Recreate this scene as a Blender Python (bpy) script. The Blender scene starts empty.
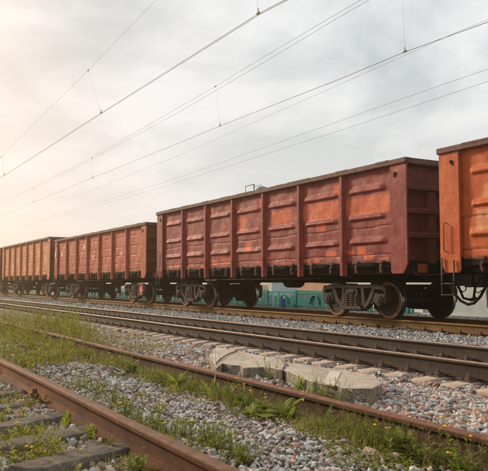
import bpy, math, random
import numpy as np
from mathutils import Vector, Matrix

random.seed(7)
RNG = np.random.default_rng(7)
SC = bpy.context.scene
COL = SC.collection
PI = math.pi

# ------------------------------------------------------------------ camera
F_PX, CX, CY, HZ = 700.0, 244.0, 235.5, 283.0
PITCH = math.atan((HZ - CY) / F_PX)
AZ = math.radians(29.9)
CAMZ = 1.02
cd = bpy.data.cameras.new('camera')
cam = bpy.data.objects.new('camera', cd)
COL.objects.link(cam)
cam.location = (0, 0, CAMZ)
cam.rotation_euler = (math.radians(90) + PITCH, 0, -AZ)
cd.sensor_width = 36.0
cd.lens = 36.0 * F_PX / 488.0
cd.clip_start, cd.clip_end = 0.05, 3000
cd.dof.use_dof = True
cd.dof.focus_distance = 9.0
cd.dof.aperture_fstop = 6.0
SC.camera = cam

# ------------------------------------------------------------------ sky, sun, exposure
HAZE = .0024
SUN_AZ, SUN_EL = math.radians(-22), math.radians(22)
sun_dir = Vector((math.sin(SUN_AZ) * math.cos(SUN_EL), math.cos(SUN_AZ) * math.cos(SUN_EL), math.sin(SUN_EL)))
world = bpy.data.worlds.new('World')
SC.world = world
world.use_nodes = True
wn, wl = world.node_tree.nodes, world.node_tree.links
wn.clear()
def N(t, **k):
    n = wn.new(t)
    for a, b in k.items(): setattr(n, a, b)
    return n
def wmath(op, a, b=None, clamp=False):
    n = N('ShaderNodeMath', operation=op, use_clamp=clamp)
    for i, v in enumerate((a, b)):
        if v is None: continue
        if isinstance(v, (int, float)): n.inputs[i].default_value = v
        else: wl.new(v, n.inputs[i])
    return n.outputs[0]
sky = N('ShaderNodeTexSky', sky_type='NISHITA', sun_disc=False)
sky.sun_elevation = SUN_EL
sky.sun_rotation = SUN_AZ
sky.dust_density = 3.0
tc = N('ShaderNodeTexCoord')
sep = N('ShaderNodeSeparateXYZ'); wl.new(tc.outputs['Generated'], sep.inputs[0])
zz = wmath('ADD', wmath('MAXIMUM', sep.outputs[2], 0.0), 0.22)
cmb = N('ShaderNodeCombineXYZ')
wl.new(wmath('DIVIDE', sep.outputs[0], zz), cmb.inputs[0])
wl.new(wmath('DIVIDE', sep.outputs[1], zz), cmb.inputs[1])
n1 = N('ShaderNodeTexNoise'); n1.inputs['Scale'].default_value = 1.7; n1.inputs['Detail'].default_value = 8; n1.inputs['Roughness'].default_value = .58
n1.inputs['Distortion'].default_value = .35
wl.new(cmb.outputs[0], n1.inputs['Vector'])
ramp = N('ShaderNodeValToRGB')
ramp.color_ramp.elements[0].position = .40; ramp.color_ramp.elements[0].color = (.54, .59, .60, 1)
ramp.color_ramp.elements[1].position = .61; ramp.color_ramp.elements[1].color = (.83, .84, .85, 1)
wl.new(n1.outputs[0], ramp.inputs[0])
hz_ = N('ShaderNodeMapRange'); wl.new(sep.outputs[2], hz_.inputs[0]); hz_.inputs[1].default_value = .02; hz_.inputs[2].default_value = .30; hz_.inputs[3].default_value = .7; hz_.inputs[4].default_value = 0.
hm_ = N('ShaderNodeMix', data_type='RGBA'); wl.new(hz_.outputs[0], hm_.inputs[0]); wl.new(ramp.outputs[0], hm_.inputs[6]); hm_.inputs[7].default_value = (.87, .86, .865, 1)
# sun glow through the cloud layer: warm round the sun's direction
dt = N('ShaderNodeVectorMath', operation='DOT_PRODUCT')
wl.new(tc.outputs['Generated'], dt.inputs[0]); dt.inputs[1].default_value = Vector((math.sin(math.radians(-6)), math.cos(math.radians(-6)), .12)).normalized()
glow = wmath('POWER', wmath('MAXIMUM', dt.outputs['Value'], 0.0), 17.0)
gm = N('ShaderNodeMix', data_type='RGBA', blend_type='MIX')
wl.new(wmath('MULTIPLY', glow, .95, True), gm.inputs[0])
wl.new(hm_.outputs[2], gm.inputs[6]); gm.inputs[7].default_value = (1.10, .86, .72, 1)
sc_ = N('ShaderNodeVectorMath', operation='SCALE'); wl.new(gm.outputs[2], sc_.inputs[0]); sc_.inputs['Scale'].default_value = 10.6
mx = N('ShaderNodeMix', data_type='RGBA'); mx.inputs[0].default_value = .93
wl.new(sky.outputs[0], mx.inputs[6]); wl.new(sc_.outputs[0], mx.inputs[7])
bg = N('ShaderNodeBackground'); bg.inputs[1].default_value = .099
wl.new(mx.outputs[2], bg.inputs[0])
wo = N('ShaderNodeOutputWorld'); wl.new(bg.outputs[0], wo.inputs[0])

sl = bpy.data.lights.new('sun', 'SUN'); sl.energy = 4.2; sl.angle = math.radians(9); sl.color = (1.0, .80, .56)
so = bpy.data.objects.new('sun', sl); COL.objects.link(so)
so.rotation_euler = sun_dir.to_track_quat('Z', 'Y').to_euler()
so.location = (0, 0, 30)
SC.view_settings.view_transform = 'Standard'
SC.view_settings.look = 'None'
SC.view_settings.exposure = 0.12
SC.view_settings.gamma = 1.0
SC.view_settings.use_curve_mapping = False
SC.cycles.max_bounces = 6
SC.cycles.volume_bounces = 0
SC.cycles.use_denoising = True

# pixel -> world helpers (used to take measurements off the photograph)
RM = cam.rotation_euler.to_matrix()
def ray(px, py):
    return (RM @ Vector(((px - CX) / F_PX, -(py - CY) / F_PX, -1))).normalized()
def on_z(px, py, z):
    r = ray(px, py); t = (z - CAMZ) / r.z
    return Vector((r.x * t, r.y * t, z))
def on_x(px, py, X):
    r = ray(px, py); t = X / r.x
    return Vector((X, r.y * t, CAMZ + r.z * t))

# ------------------------------------------------------------------ materials
def new_mat(name):
    m = bpy.data.materials.new(name); m.use_nodes = True
    m.node_tree.nodes.clear()
    return m
class NT:
    def __init__(s, m): s.n = m.node_tree.nodes; s.l = m.node_tree.links
    def node(s, t, **k):
        n = s.n.new(t)
        for a, b in k.items(): setattr(n, a, b)
        return n
    def put(s, sock, v):
        if isinstance(v, bpy.types.NodeSocket): s.l.new(v, sock)
        elif isinstance(v, tuple) and len(v) == 3 and sock.type == 'RGBA': sock.default_value = (*v, 1)
        else: sock.default_value = v
    def coord(s, kind='Object', scale=(1, 1, 1)):
        c = s.node('ShaderNodeTexCoord'); m = s.node('ShaderNodeMapping')
        s.l.new(c.outputs[kind], m.inputs[0]); m.inputs['Scale'].default_value = scale
        return m.outputs[0]
    def noise(s, vec, scale, detail=4, rough=.55, dist=0):
        n = s.node('ShaderNodeTexNoise'); s.l.new(vec, n.inputs['Vector'])
        n.inputs['Scale'].default_value = scale; n.inputs['Detail'].default_value = detail
        n.inputs['Roughness'].default_value = rough; n.inputs['Distortion'].default_value = dist
        return n.outputs[0]
    def ramp(s, v, a, b, lo=0., hi=1.):
        n = s.node('ShaderNodeMapRange'); s.l.new(v, n.inputs[0])
        n.inputs[1].default_value = a; n.inputs[2].default_value = b
        n.inputs[3].default_value = lo; n.inputs[4].default_value = hi; n.clamp = True
        return n.outputs[0]
    def mix(s, f, a, b, blend='MIX'):
        n = s.node('ShaderNodeMix', data_type='RGBA', blend_type=blend)
        s.put(n.inputs[0], f); s.put(n.inputs[6], a); s.put(n.inputs[7], b)
        return n.outputs[2]
    def math(s, op, a, b=0., clamp=False):
        n = s.node('ShaderNodeMath', operation=op, use_clamp=clamp)
        s.put(n.inputs[0], a); s.put(n.inputs[1], b)
        return n.outputs[0]
    def attr(s, name):
        return s.node('ShaderNodeAttribute', attribute_name=name)
    def out(s, color, rough=.7, metal=0., bump=None, bstr=.3, bdist=.01, trans=0., spec=.22):
        p = s.node('ShaderNodeBsdfPrincipled'); p.inputs['Specular IOR Level'].default_value = spec
        s.put(p.inputs['Base Color'], color); s.put(p.inputs['Roughness'], rough); s.put(p.inputs['Metallic'], metal)
        if bump is not None:
            b = s.node('ShaderNodeBump'); s.l.new(bump, b.inputs['Height'])
            b.inputs['Strength'].default_value = bstr; b.inputs['Distance'].default_value = bdist
            s.l.new(b.outputs[0], p.inputs['Normal'])
        o = s.node('ShaderNodeOutputMaterial')
        if trans > 0:
            t = s.node('ShaderNodeBsdfTranslucent'); s.put(t.inputs[0], color)
            mm = s.node('ShaderNodeMixShader'); mm.inputs[0].default_value = trans
            s.l.new(p.outputs[0], mm.inputs[1]); s.l.new(t.outputs[0], mm.inputs[2]); s.l.new(mm.outputs[0], o.inputs[0])
        else: s.l.new(p.outputs[0], o.inputs[0])
        return p

def simple(name, c, c2=None, scale=12., rough=.75, metal=0., bstr=.3, bdist=.004, spec=.22):
    m = new_mat(name); t = NT(m); v = t.coord()
    a = t.noise(v, scale, 6, .65)
    c2 = c2 or tuple(x * .55 for x in c)
    col = t.mix(t.ramp(a, .35, .65), c, c2)
    t.out(col, rough, metal, t.noise(v, scale * 5, 3), bstr, bdist, 0., spec)
    return m

def paint(name, base, fade, dirt, patch=(.42, .10, .03), patch2=None, dirt_amt=.55):
    """weathered wagon paint: patches come from a vertex attribute, rust and soot from noise"""
    m = new_mat(name); t = NT(m); v = t.coord()
    big = t.noise(v, 1.1, 6, .6, .4)
    col = t.mix(t.ramp(big, .32, .66), base, fade)
    mid = t.noise(v, 5.5, 8, .7)
    col = t.mix(t.ramp(mid, .55, .72, 0, .5), col, tuple(x * .6 for x in base))
    pa = t.attr('patch').outputs['Fac']
    edge = t.math('ADD', pa, t.math('MULTIPLY', t.math('SUBTRACT', t.noise(t.coord(scale=(1, 1, .7)), 16, 9, .85), .5), 1.7))
    pf = t.math('MULTIPLY', t.math('MULTIPLY', t.ramp(edge, .34, .66), t.ramp(pa, .02, .3)), t.ramp(t.noise(v, 6, 7, .75), .3, .5, .55, .97))
    pcol = t.mix(t.ramp(t.noise(v, 7, 5, .6), .35, .7), patch, patch2 or tuple(min(1, x * 1.35) for x in patch))
    col = t.mix(pf, col, pcol)
    # vertical run-down streaks
    vs = t.coord(scale=(9, 9, .55)); st = t.noise(vs, 1.6, 6, .7)
    col = t.mix(t.ramp(st, .53, .74, 0, dirt_amt), col, dirt)
    st2 = t.noise(t.coord(scale=(30, 30, .9)), 1.2, 5, .7)
    col = t.mix(t.ramp(st2, .58, .72, 0, dirt_amt * .8), col, tuple(x * .45 for x in base))
    dust = t.noise(v, 2.3, 7, .75)
    col = t.mix(t.ramp(dust, .52, .70, 0, .35), col, tuple(min(1, x * 1.3 + .05) for x in fade))
    # small scattered chips of rust
    ch = t.noise(v, 26, 6, .8)
    col = t.mix(t.ramp(ch, .60, .66, 0, .9), col, (.055, .026, .018))
    # grime attribute: dirt on seams and low edge, shade painted under the ribs
    gr = t.attr('grime').outputs['Fac']
    gf = t.ramp(t.math('ADD', gr, t.math('MULTIPLY', t.math('SUBTRACT', t.noise(v, 14, 6, .75), .5), 1.3)), .45, .75, 0, .92)
    col = t.mix(gf, col, dirt)
    h = t.math('ADD', t.noise(v, 3.2, 4, .6), t.math('MULTIPLY', t.noise(v, 40, 4), .12))
    t.out(col, t.ramp(mid, .3, .7, .5, .8), 0, h, .5, .035)
    return m

M = {}
M['maroon'] = paint('faded_maroon_paint', (.185, .026, .023), (.28, .058, .050), (.055, .018, .016), (.52, .078, .024), (.56, .15, .07), .6)
M['orange'] = paint('bright_orange_paint', (.42, .068, .014), (.50, .12, .035), (.09, .03, .024), (.55, .20, .09), (.60, .26, .13), .4)
M['salmon'] = paint('faded_salmon_paint', (.33, .058, .026), (.41, .10, .055), (.075, .024, .016), (.60, .33, .2), (.62, .36, .25), .6)
M['tan'] = paint('faded_rust_tan_paint', (.46, .12, .04), (.52, .20, .085), (.12, .04, .018), (.62, .38, .24), (.5, .3, .2), .65)
M['end_shaded'] = paint('shaded_end_paint', (.135, .032, .025), (.19, .05, .038), (.035, .015, .012), (.42, .12, .04), None, .7)  # dark brown with the shade of the unlit ends painted in
M['rail_cap'] = simple('worn_top_chord', (.085, .040, .034), (.17, .085, .075), 8, .7)
M['under'] = simple('black_underframe', (.012, .010, .009), (.022, .016, .013), 9, .9, spec=.06)  # shade under the wagons put into this near-black colour
M['cast'] = simple('grimy_cast_steel', (.032, .028, .026), (.060, .045, .036), 14, .7, 0, spec=.2)
M['wheel'] = simple('dark_wheel_steel', (.025, .021, .019), (.048, .036, .030), 9, .7, 0, spec=.2)
M['tread'] = simple('polished_tread', (.42, .41, .40), (.30, .27, .24), 20, .3, 1.0, .1)
M['ring'] = simple('rusty_rim', (.22, .10, .04), (.12, .06, .03), 20, .6, .3)
M['spring'] = simple('rusty_spring', (.20, .115, .07), (.10, .06, .04), 20, .6, .3)
M['rubber'] = simple('black_rubber', (.018, .018, .02), None, 10, .6)
M['red'] = simple('red_paint', (.50, .06, .05), (.62, .30, .27), 26, .6)
M['white'] = simple('white_plate', (.75, .74, .70), (.6, .58, .52), 20, .6)
M['yellow'] = simple('yellow_paint_worn', (.42, .30, .07), (.14, .09, .04), 18, .7)
M['hook'] = simple('hatch_latch_iron', (.17, .052, .042), (.05, .026, .022), 14, .7)

def rail_mat(name, side, side2, top, top2, trough=.5, tmetal=0.):
    m = new_mat(name); t = NT(m)
    v = t.coord(scale=(1, .5, 1))
    col = t.mix(t.ramp(t.noise(v, 9, 6, .7), .32, .68), side, side2)
    col = t.mix(t.ramp(t.noise(v, 45, 4, .7), .52, .7, 0, .6), col, tuple(x * .5 for x in side))
    bigp = t.noise(t.coord(scale=(1, .25, 1)), 3.5, 6, .7)
    col = t.mix(t.ramp(bigp, .48, .68, 0, .75), col, tuple(min(1, x * 1.7 + .01) for x in side))
    drip = t.noise(t.coord(scale=(1, 1, .08)), 26, 5, .75)
    col = t.mix(t.ramp(drip, .54, .66, 0, .7), col, tuple(x * .35 for x in side))
    ta = t.attr('top').outputs['Fac']
    tcol = t.mix(t.ramp(t.noise(v, 16, 6, .7), .35, .65), top, top2)
    col = t.mix(ta, col, tcol)
    ro = t.math('SUBTRACT', .78, t.math('MULTIPLY', ta, .78 - trough))
    t.out(col, ro, t.math('MULTIPLY', ta, tmetal), t.noise(t.coord(scale=(1, .6, 1)), 36, 8, .85), 1.0, .010)
    return m
M['rail_old'] = rail_mat('old_rust_rail', (.165, .048, .010), (.035, .015, .008), (.25, .135, .090), (.13, .055, .030), .68, .0)
M['rail_dark'] = rail_mat('old_dark_rust_rail', (.085, .034, .014), (.035, .018, .010), (.29, .135, .090), (.17, .06, .030), .68, .0)  # sides a darker rust than on the foreground rail
M['rail_used'] = rail_mat('used_track_rail', (.034, .024, .018), (.065, .040, .024), (.25, .15, .105), (.36, .28, .24), .35, .5)
M['rail_train'] = rail_mat('train_track_rail', (.12, .068, .026), (.20, .105, .035), (.28, .13, .05), (.36, .17, .07), .45, .3)
M['fastener'] = simple('rail_fastener_iron', (.07, .05, .04), (.15, .095, .07), 30, .7)
M['conc_sleeper'] = simple('concrete_sleeper', (.52, .41, .33), (.36, .27, .21), 10, .9, 0, .5, .006)
m = new_mat('weathered_dark_sleeper'); t = NT(m); v = t.coord(); vg = t.coord(scale=(1, 9, 4))
col = t.mix(t.ramp(t.noise(v, 5, 7, .7), .32, .68), (.21, .17, .145), (.10, .08, .066))
gr = t.noise(vg, 6, 7, .75)
col = t.mix(t.ramp(gr, .50, .66, 0, .8), col, (.045, .034, .026))
col = t.mix(t.ramp(t.noise(v, 13, 6, .8), .56, .66, 0, .8), col, (.30, .26, .21))
t.out(col, .95, 0, t.math('ADD', t.math('MULTIPLY', gr, -1.0), t.math('MULTIPLY', t.noise(v, 35, 5, .8), .5)), 1.0, .012)
M['old_sleeper'] = m

def concrete(name, a, b, moss):
    m = new_mat(name); t = NT(m); v = t.coord()
    col = t.mix(t.ramp(t.noise(v, 4, 7, .65), .3, .7), a, b)
    col = t.mix(t.ramp(t.noise(v, 38, 5, .7), .58, .72, 0, .6), col, (.12, .105, .09))
    g = t.node('ShaderNodeNewGeometry'); s_ = t.node('ShaderNodeSeparateXYZ'); t.l.new(g.outputs['Normal'], s_.inputs[0])
    side = t.ramp(s_.outputs[2], .2, .7, 1, 0)
    mf = t.math('MULTIPLY', side, t.ramp(t.noise(v, 9, 6, .7), .33, .6, .25, .95))
    col = t.mix(mf, col, moss)
    ag = t.node('ShaderNodeTexVoronoi'); t.l.new(v, ag.inputs['Vector']); ag.inputs['Scale'].default_value = 70
    col = t.mix(t.ramp(ag.outputs['Distance'], .2, .45, .35, 0), col, (.62, .58, .52))
    cr_ = t.node('ShaderNodeTexVoronoi', feature='DISTANCE_TO_EDGE'); wv = t.node('ShaderNodeVectorMath', operation='ADD'); nz = t.node('ShaderNodeTexNoise'); t.l.new(v, nz.inputs['Vector']); nz.inputs['Scale'].default_value = 6
    t.l.new(v, wv.inputs[0]); t.l.new(nz.outputs['Color'], wv.inputs[1]); t.l.new(wv.outputs[0], cr_.inputs['Vector']); cr_.inputs['Scale'].default_value = 1.2
    crk = t.ramp(cr_.outputs['Distance'], .0, .009, 1, 0)
    col = t.mix(t.math('MULTIPLY', crk, .75), col, (.08, .06, .045))
    bp = t.math('SUBTRACT', t.math('ADD', t.noise(v, 14, 8, .8), t.math('MULTIPLY', t.noise(v, 90, 3), .25)), crk)
    t.out(col, .95, 0, bp, .9, .016)
    return m
M['block'] = concrete('old_pale_concrete', (.58, .50, .41), (.40, .34, .27), (.15, .125, .08))
M['block_pale'] = simple('paler_concrete_strip', (.60, .52, .44), (.50, .44, .37), 12, .9)
M['rotten'] = simple('rusty_layered_debris', (.20, .085, .045), (.09, .045, .03), 25, .9, 0, .9, .02)

# ballast stones: colour from an attribute
m = new_mat('crushed_stone'); t = NT(m); v = t.coord()
c_ = t.attr('tint').outputs['Color']
cc = t.mix(t.ramp(t.noise(v, 55, 5, .7), .35, .7, 0, .45), c_, (.30, .25, .21))
t.out(cc, .92, 0, t.noise(v, 150, 3), .4, .003)
M['stone'] = m
# ground between and below the stones
m = new_mat('ballast_ground'); t = NT(m); v = t.coord()
vo = t.node('ShaderNodeTexVoronoi'); t.l.new(v, vo.inputs['Vector']); vo.inputs['Scale'].default_value = 17
hs = t.mix(.75, (.36, .31, .28), vo.outputs['Color'], 'MULTIPLY')
g0 = t.mix(.55, hs, (.20, .165, .14))
edge = t.ramp(vo.outputs['Distance'], .25, .6, 0, .8)
g0 = t.mix(edge, g0, (.06, .048, .04))  # shadowed gaps between stones, painted into the colour
ga = t.attr('soil').outputs['Fac']
soil = t.mix(t.ramp(t.noise(v, 6, 6, .7), .35, .65), (.115, .085, .055), (.085, .085, .03))
sf = t.ramp(t.math('ADD', ga, t.math('SUBTRACT', t.noise(v, 3.2, 6, .7), .5)), .38, .62)
g0 = t.mix(sf, g0, soil)
hb = t.math('SUBTRACT', t.noise(v, 40, 4), vo.outputs['Distance'])
t.out(g0, .95, 0, hb, .8, .03)
M['ground'] = m

def leafmat(name, a, b, trans=.35):
    m = new_mat(name); t = NT(m)
    c = t.attr('tint').outputs['Fac']
    t.out(t.mix(c, a, b), .55, 0, None, trans=trans)
    return m
M['leaf'] = leafmat('weed_leaf', (.12, .16, .018), (.38, .40, .08))
M['leaf_bright'] = leafmat('bright_leaf', (.26, .32, .02), (.46, .50, .05), .4)
M['leaf_mid'] = leafmat('yellow_green_leaf', (.22, .22, .02), (.55, .47, .06), .4)
M['leaf_dark'] = leafmat('dark_leaf', (.08, .115, .02), (.24, .27, .06))
M['leaf_red'] = leafmat('reddish_leaf', (.22, .05, .03), (.30, .12, .06))
M['grass'] = leafmat('grass_blade', (.13, .15, .02), (.52, .41, .13))
M['dry'] = leafmat('dry_stalk', (.34, .24, .11), (.24, .12, .06))
M['moss'] = leafmat('moss', (.11, .125, .010), (.30, .28, .02), .1)
M['petal'] = simple('yellow_petal', (.80, .45, .02), (.85, .55, .05), 30, .6)
M['petal_pink'] = simple('pale_pink_petal', (.75, .48, .42), (.8, .6, .5), 30, .6)
M['steel_wire'] = simple('wire_grey', (.13, .135, .12), None, 3, .6, .3)
M['clamp'] = simple('clamp_dark', (.04, .045, .04), None, 3, .6)
M['teal'] = simple('teal_fence_paint', (.01, .21, .19), (.02, .32, .28), 5, .6)
M['teal_pale'] = simple('pale_teal_panel', (.55, .68, .66), (.38, .52, .51), 4, .7)
M['blue'] = simple('blue_paint', (.03, .17, .42), None, 9, .6)
M['pale_wall'] = simple('pale_painted_wall', (.68, .76, .75), (.52, .62, .62), 3, .85)
M['tan_wall'] = simple('tan_rendered_wall', (.55, .33, .21), (.42, .25, .17), 3, .9)
M['green_tank'] = simple('green_tank_paint', (.16, .30, .25), (.11, .22, .19), 3, .6)
M['grey_steel'] = simple('grey_galvanised', (.085, .08, .075), None, 6, .6)

# ------------------------------------------------------------------ mesh builder
class MB:
    def __init__(s): s.v = []; s.f = []; s.m = []; s.at = {}; s.smooth = []
    def add(s, vs, fs, mi=0, sm=False, **at):
        o = len(s.v); n = len(vs)
        s.v.extend([tuple(p) for p in vs])
        for f in fs: s.f.append(tuple(i + o for i in f)); s.m.append(mi); s.smooth.append(sm)
        for k, val in at.items():
            a = s.at.setdefault(k, {})
            for i in range(n): a[o + i] = val[i] if isinstance(val, (list, np.ndarray)) else val
        return s
    def box(s, x0, x1, y0, y1, z0, z1, mi=0, **at):
        vs = [(x, y, z) for x in (x0, x1) for y in (y0, y1) for z in (z0, z1)]
        return s.add(vs, [(0, 1, 3, 2), (4, 6, 7, 5), (0, 4, 5, 1), (2, 3, 7, 6), (0, 2, 6, 4), (1, 5, 7, 3)], mi, **at)
    def hexa(s, p, mi=0, **at):   # 8 points, x-major order as in box
        return s.add(p, [(0, 1, 3, 2), (4, 6, 7, 5), (0, 4, 5, 1), (2, 3, 7, 6), (0, 2, 6, 4), (1, 5, 7, 3)], mi, **at)
    def bar(s, a, b, w, h, up=(0, 0, 1), mi=0):
        a, b = Vector(a), Vector(b); d = (b - a).normalized(); up = Vector(up)
        if abs(d.dot(up)) > .98: up = Vector((1, 0, 0))
        sx = d.cross(up).normalized(); sz = sx.cross(d).normalized()
        vs = [p + sx * i * w / 2 + sz * j * h / 2 for i in (-1, 1) for p in (a, b) for j in (-1, 1)]
        return s.hexa(vs, mi)
    def tube(s, pts, r, n=8, mi=0, caps=True, **at):
        pts = [Vector(p) for p in pts]; rs = r if isinstance(r, (list, tuple)) else [r] * len(pts)
        vs = []; prev = None
        for i, p in enumerate(pts):
            d = (pts[min(i + 1, len(pts) - 1)] - pts[max(i - 1, 0)]).normalized()
            if prev is None:
                a = Vector((0, 0, 1)) if abs(d.z) < .9 else Vector((1, 0, 0))
                u = d.cross(a).normalized()
            else: u = (prev - d * prev.dot(d)).normalized()
            prev = u; w = d.cross(u)
            vs += [p + (u * math.cos(k * 2 * PI / n) + w * math.sin(k * 2 * PI / n)) * rs[i] for k in range(n)]
        fs = [(i * n + k, i * n + (k + 1) % n, (i + 1) * n + (k + 1) % n, (i + 1) * n + k) for i in range(len(pts) - 1) for k in range(n)]
        if caps: fs += [tuple(range(n))[::-1], tuple((len(pts) - 1) * n + k for k in range(n))]
        return s.add(vs, fs, mi, True, **at)
    def lathe(s, prof, n=40, axis='x', c=(0, 0, 0), mis=None, closed=True):
        """prof: (along axis, radius)"""
        vs = []; c = Vector(c)
        for a, r in prof:
            for k in range(n):
                q = k * 2 * PI / n; x, y = math.cos(q) * r, math.sin(q) * r
                p = {'x': (a, x, y), 'y': (x, a, y), 'z': (x, y, a)}[axis]
                vs.append(c + Vector(p))
        o = len(s.v); s.v.extend([tuple(p) for p in vs])
        for i in range(len(prof) - 1):
            for k in range(n):
                s.f.append((o + i * n + k, o + i * n + (k + 1) % n, o + (i + 1) * n + (k + 1) % n, o + (i + 1) * n + k))
                s.m.append(mis[i] if mis else 0); s.smooth.append(False)
        return s
    def prism(s, poly, z0, z1, fn=lambda x, y, z: (x, y, z), mi=0, **at):
        n = len(poly)
        vs = [fn(x, y, z0) for x, y in poly] + [fn(x, y, z1) for x, y in poly]
        fs = [tuple(range(n))[::-1], tuple(range(n, 2 * n))] + [(i, (i + 1) % n, n + (i + 1) % n, n + i) for i in range(n)]
        return s.add(vs, fs, mi, **at)
    def mesh(s, name, mats):
        me = bpy.data.meshes.new(name)
        me.from_pydata(s.v, [], s.f)
        for m in (mats if isinstance(mats, (list, tuple)) else [mats]): me.materials.append(m)
        me.polygons.foreach_set('material_index', s.m)
        me.polygons.foreach_set('use_smooth', s.smooth)
        for k, d in s.at.items():
            a = me.attributes.new(k, 'FLOAT', 'POINT'); arr = np.zeros(len(s.v), dtype=np.float32)
            for i, val in d.items(): arr[i] = val
            a.data.foreach_set('value', arr)
        me.update()
        return me
    def build(s, name, mats, parent=None, bevel=0, loc=None):
        return link(name, s.mesh(name, mats), parent, bevel, loc)

def link(name, me, parent=None, bevel=0, loc=None):
    o = bpy.data.objects.new(name, me); COL.objects.link(o)
    if parent is not None: o.parent = parent
    if loc is not None: o.location = loc
    if bevel:
        b = o.modifiers.new('bevel', 'BEVEL'); b.width = bevel; b.segments = 1; b.limit_method = 'ANGLE'; b.angle_limit = math.radians(40)
    return o
def recalc(me):
    import bmesh
    b = bmesh.new(); b.from_mesh(me); bmesh.ops.recalc_face_normals(b, faces=b.faces); b.to_mesh(me); b.free()
def empty(name, loc=(0, 0, 0), parent=None):
    o = bpy.data.objects.new(name, None); COL.objects.link(o); o.location = loc; o.empty_display_size = .2
    if parent is not None: o.parent = parent
    return o
def tag(o, label=None, cat=None, group=None, kind=None):
    if label: o['label'] = label
    if cat: o['category'] = cat
    if group: o['group'] = group
    if kind: o['kind'] = kind
    return o
def copy_tree(o, parent=None):
    c = o.copy(); COL.objects.link(c); c.parent = parent
    for ch in list(o.children): copy_tree(ch, c)
    return c

def np_mesh(name, V, Fc, mats, nper, attrs=None, colattr=None, smooth=False, mi=None):
    """fast mesh from arrays: V (n,3), Fc (m,nper)"""
    me = bpy.data.meshes.new(name)
    me.vertices.add(len(V)); me.vertices.foreach_set('co', np.ascontiguousarray(V, dtype=np.float32).ravel())
    me.loops.add(Fc.size); me.loops.foreach_set('vertex_index', np.ascontiguousarray(Fc, dtype=np.int32).ravel())
    me.polygons.add(len(Fc)); me.polygons.foreach_set('loop_start', np.arange(0, Fc.size, nper, dtype=np.int32))
    if mi is not None: me.polygons.foreach_set('material_index', np.ascontiguousarray(mi, dtype=np.int32))
    me.update(calc_edges=True)
    me.polygons.foreach_set('use_smooth', np.full(len(Fc), smooth))
    for m in (mats if isinstance(mats, (list, tuple)) else [mats]): me.materials.append(m)
    for k, a in (attrs or {}).items():
        t = me.attributes.new(k, 'FLOAT', 'POINT'); t.data.foreach_set('value', np.ascontiguousarray(a, dtype=np.float32))
    if colattr:
        k, a = colattr
        t = me.attributes.new(k, 'FLOAT_COLOR', 'POINT')
        t.data.foreach_set('color', np.concatenate([a, np.ones((len(a), 1))], 1).astype(np.float32).ravel())
    me.validate(); me.update()
    return me

# ------------------------------------------------------------------ ground
PX_ = [-500, 0, 1.0, 2.3, 2.95, 3.12, 3.35, 4.3, 4.95, 5.35, 8.1, 8.7, 9.6, 10.1, 13.2, 14.5, 16, 60]
PZ_ = [-.02, -.01, .0, .02, .03, .06, .07, .075, -.035, -.10, -.095, .005, .01, -.005, -.005, .0, .0, .0]
def gz(X, Y):
    z = np.interp(X, PX_, PZ_)
    return z + .012 * np.sin(X * 3.1 + 1.3 * np.sin(Y * .9)) * np.sin(Y * 1.7 + .5) + .008 * np.sin(Y * 4.3 + X * 2.)
def build_ground():
    xs = np.concatenate([[-480, -200, -80, -30, -10, -5], np.arange(-3, 17, .1), [17.5, 20, 25, 35, 60, 120, 260, 480]])
    ys = np.concatenate([[-480, -200, -80, -30, -10, -4], np.arange(-2, 14, .1), np.arange(14, 70, .35), [72, 80, 100, 140, 220, 480]])
    X, Y = np.meshgrid(xs, ys, indexing='ij')
    Z = gz(X, Y)
    n = len(ys)
    V = np.stack([X.ravel(), Y.ravel(), Z.ravel()], 1)
    i, j = np.meshgrid(np.arange(len(xs) - 1), np.arange(n - 1), indexing='ij')
    a = (i * n + j).ravel()
    Fc = np.stack([a, a + n, a + n + 1, a + 1], 1)
    s = soil_at(X.ravel(), Y.ravel())
    o = link('ground', np_mesh('ground', V, Fc, M['ground'], 4, {'soil': s}, smooth=True))
    tag(o, kind='structure')
def soil_at(X, Y):
    s = np.zeros_like(X)
    s = np.maximum(s, .95 * np.exp(-((X - 2.85) / .34) ** 2))                    # by the far rail of the near track
    s = np.maximum(s, .8 * np.exp(-((X - 1.75) / .16) ** 2))
    s = np.maximum(s, .75 * np.clip((1.5 - X) / .5, 0, 1) * np.clip((Y - 3.4) / .8, 0, 1))
    s = np.maximum(s, np.clip((Y - 6.5) / 3.5, 0, 1) * np.clip((4.2 - X) / .9, 0, 1) * .6)
    return s
build_ground()

# ------------------------------------------------------------------ ballast stones (uncountable)
def icosa():
    p = (1 + 5 ** .5) / 2
    v = np.array([(-1, p, 0), (1, p, 0), (-1, -p, 0), (1, -p, 0), (0, -1, p), (0, 1, p), (0, -1, -p), (0, 1, -p), (p, 0, -1), (p, 0, 1), (-p, 0, -1), (-p, 0, 1)], float)
    v /= np.linalg.norm(v[0])
    f = np.array([(0, 11, 5), (0, 5, 1), (0, 1, 7), (0, 7, 10), (0, 10, 11), (1, 5, 9), (5, 11, 4), (11, 10, 2), (10, 7, 6), (7, 1, 8),
                  (3, 9, 4), (3, 4, 2), (3, 2, 6), (3, 6, 8), (3, 8, 9), (4, 9, 5), (2, 4, 11), (6, 2, 10), (8, 6, 7), (9, 8, 1)])
    return v, f
IV, IF = icosa()
def rand_rot(n):
    q = RNG.normal(size=(n, 4)); q /= np.linalg.norm(q, axis=1, keepdims=True)
    w, x, y, z = q.T
    return np.stack([np.stack([1 - 2 * (y * y + z * z), 2 * (x * y - z * w), 2 * (x * z + y * w)], 1),
                     np.stack([2 * (x * y + z * w), 1 - 2 * (x * x + z * z), 2 * (y * z - x * w)], 1),
                     np.stack([2 * (x * z - y * w), 2 * (y * z + x * w), 1 - 2 * (x * x + y * y)], 1)], 1)
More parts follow.
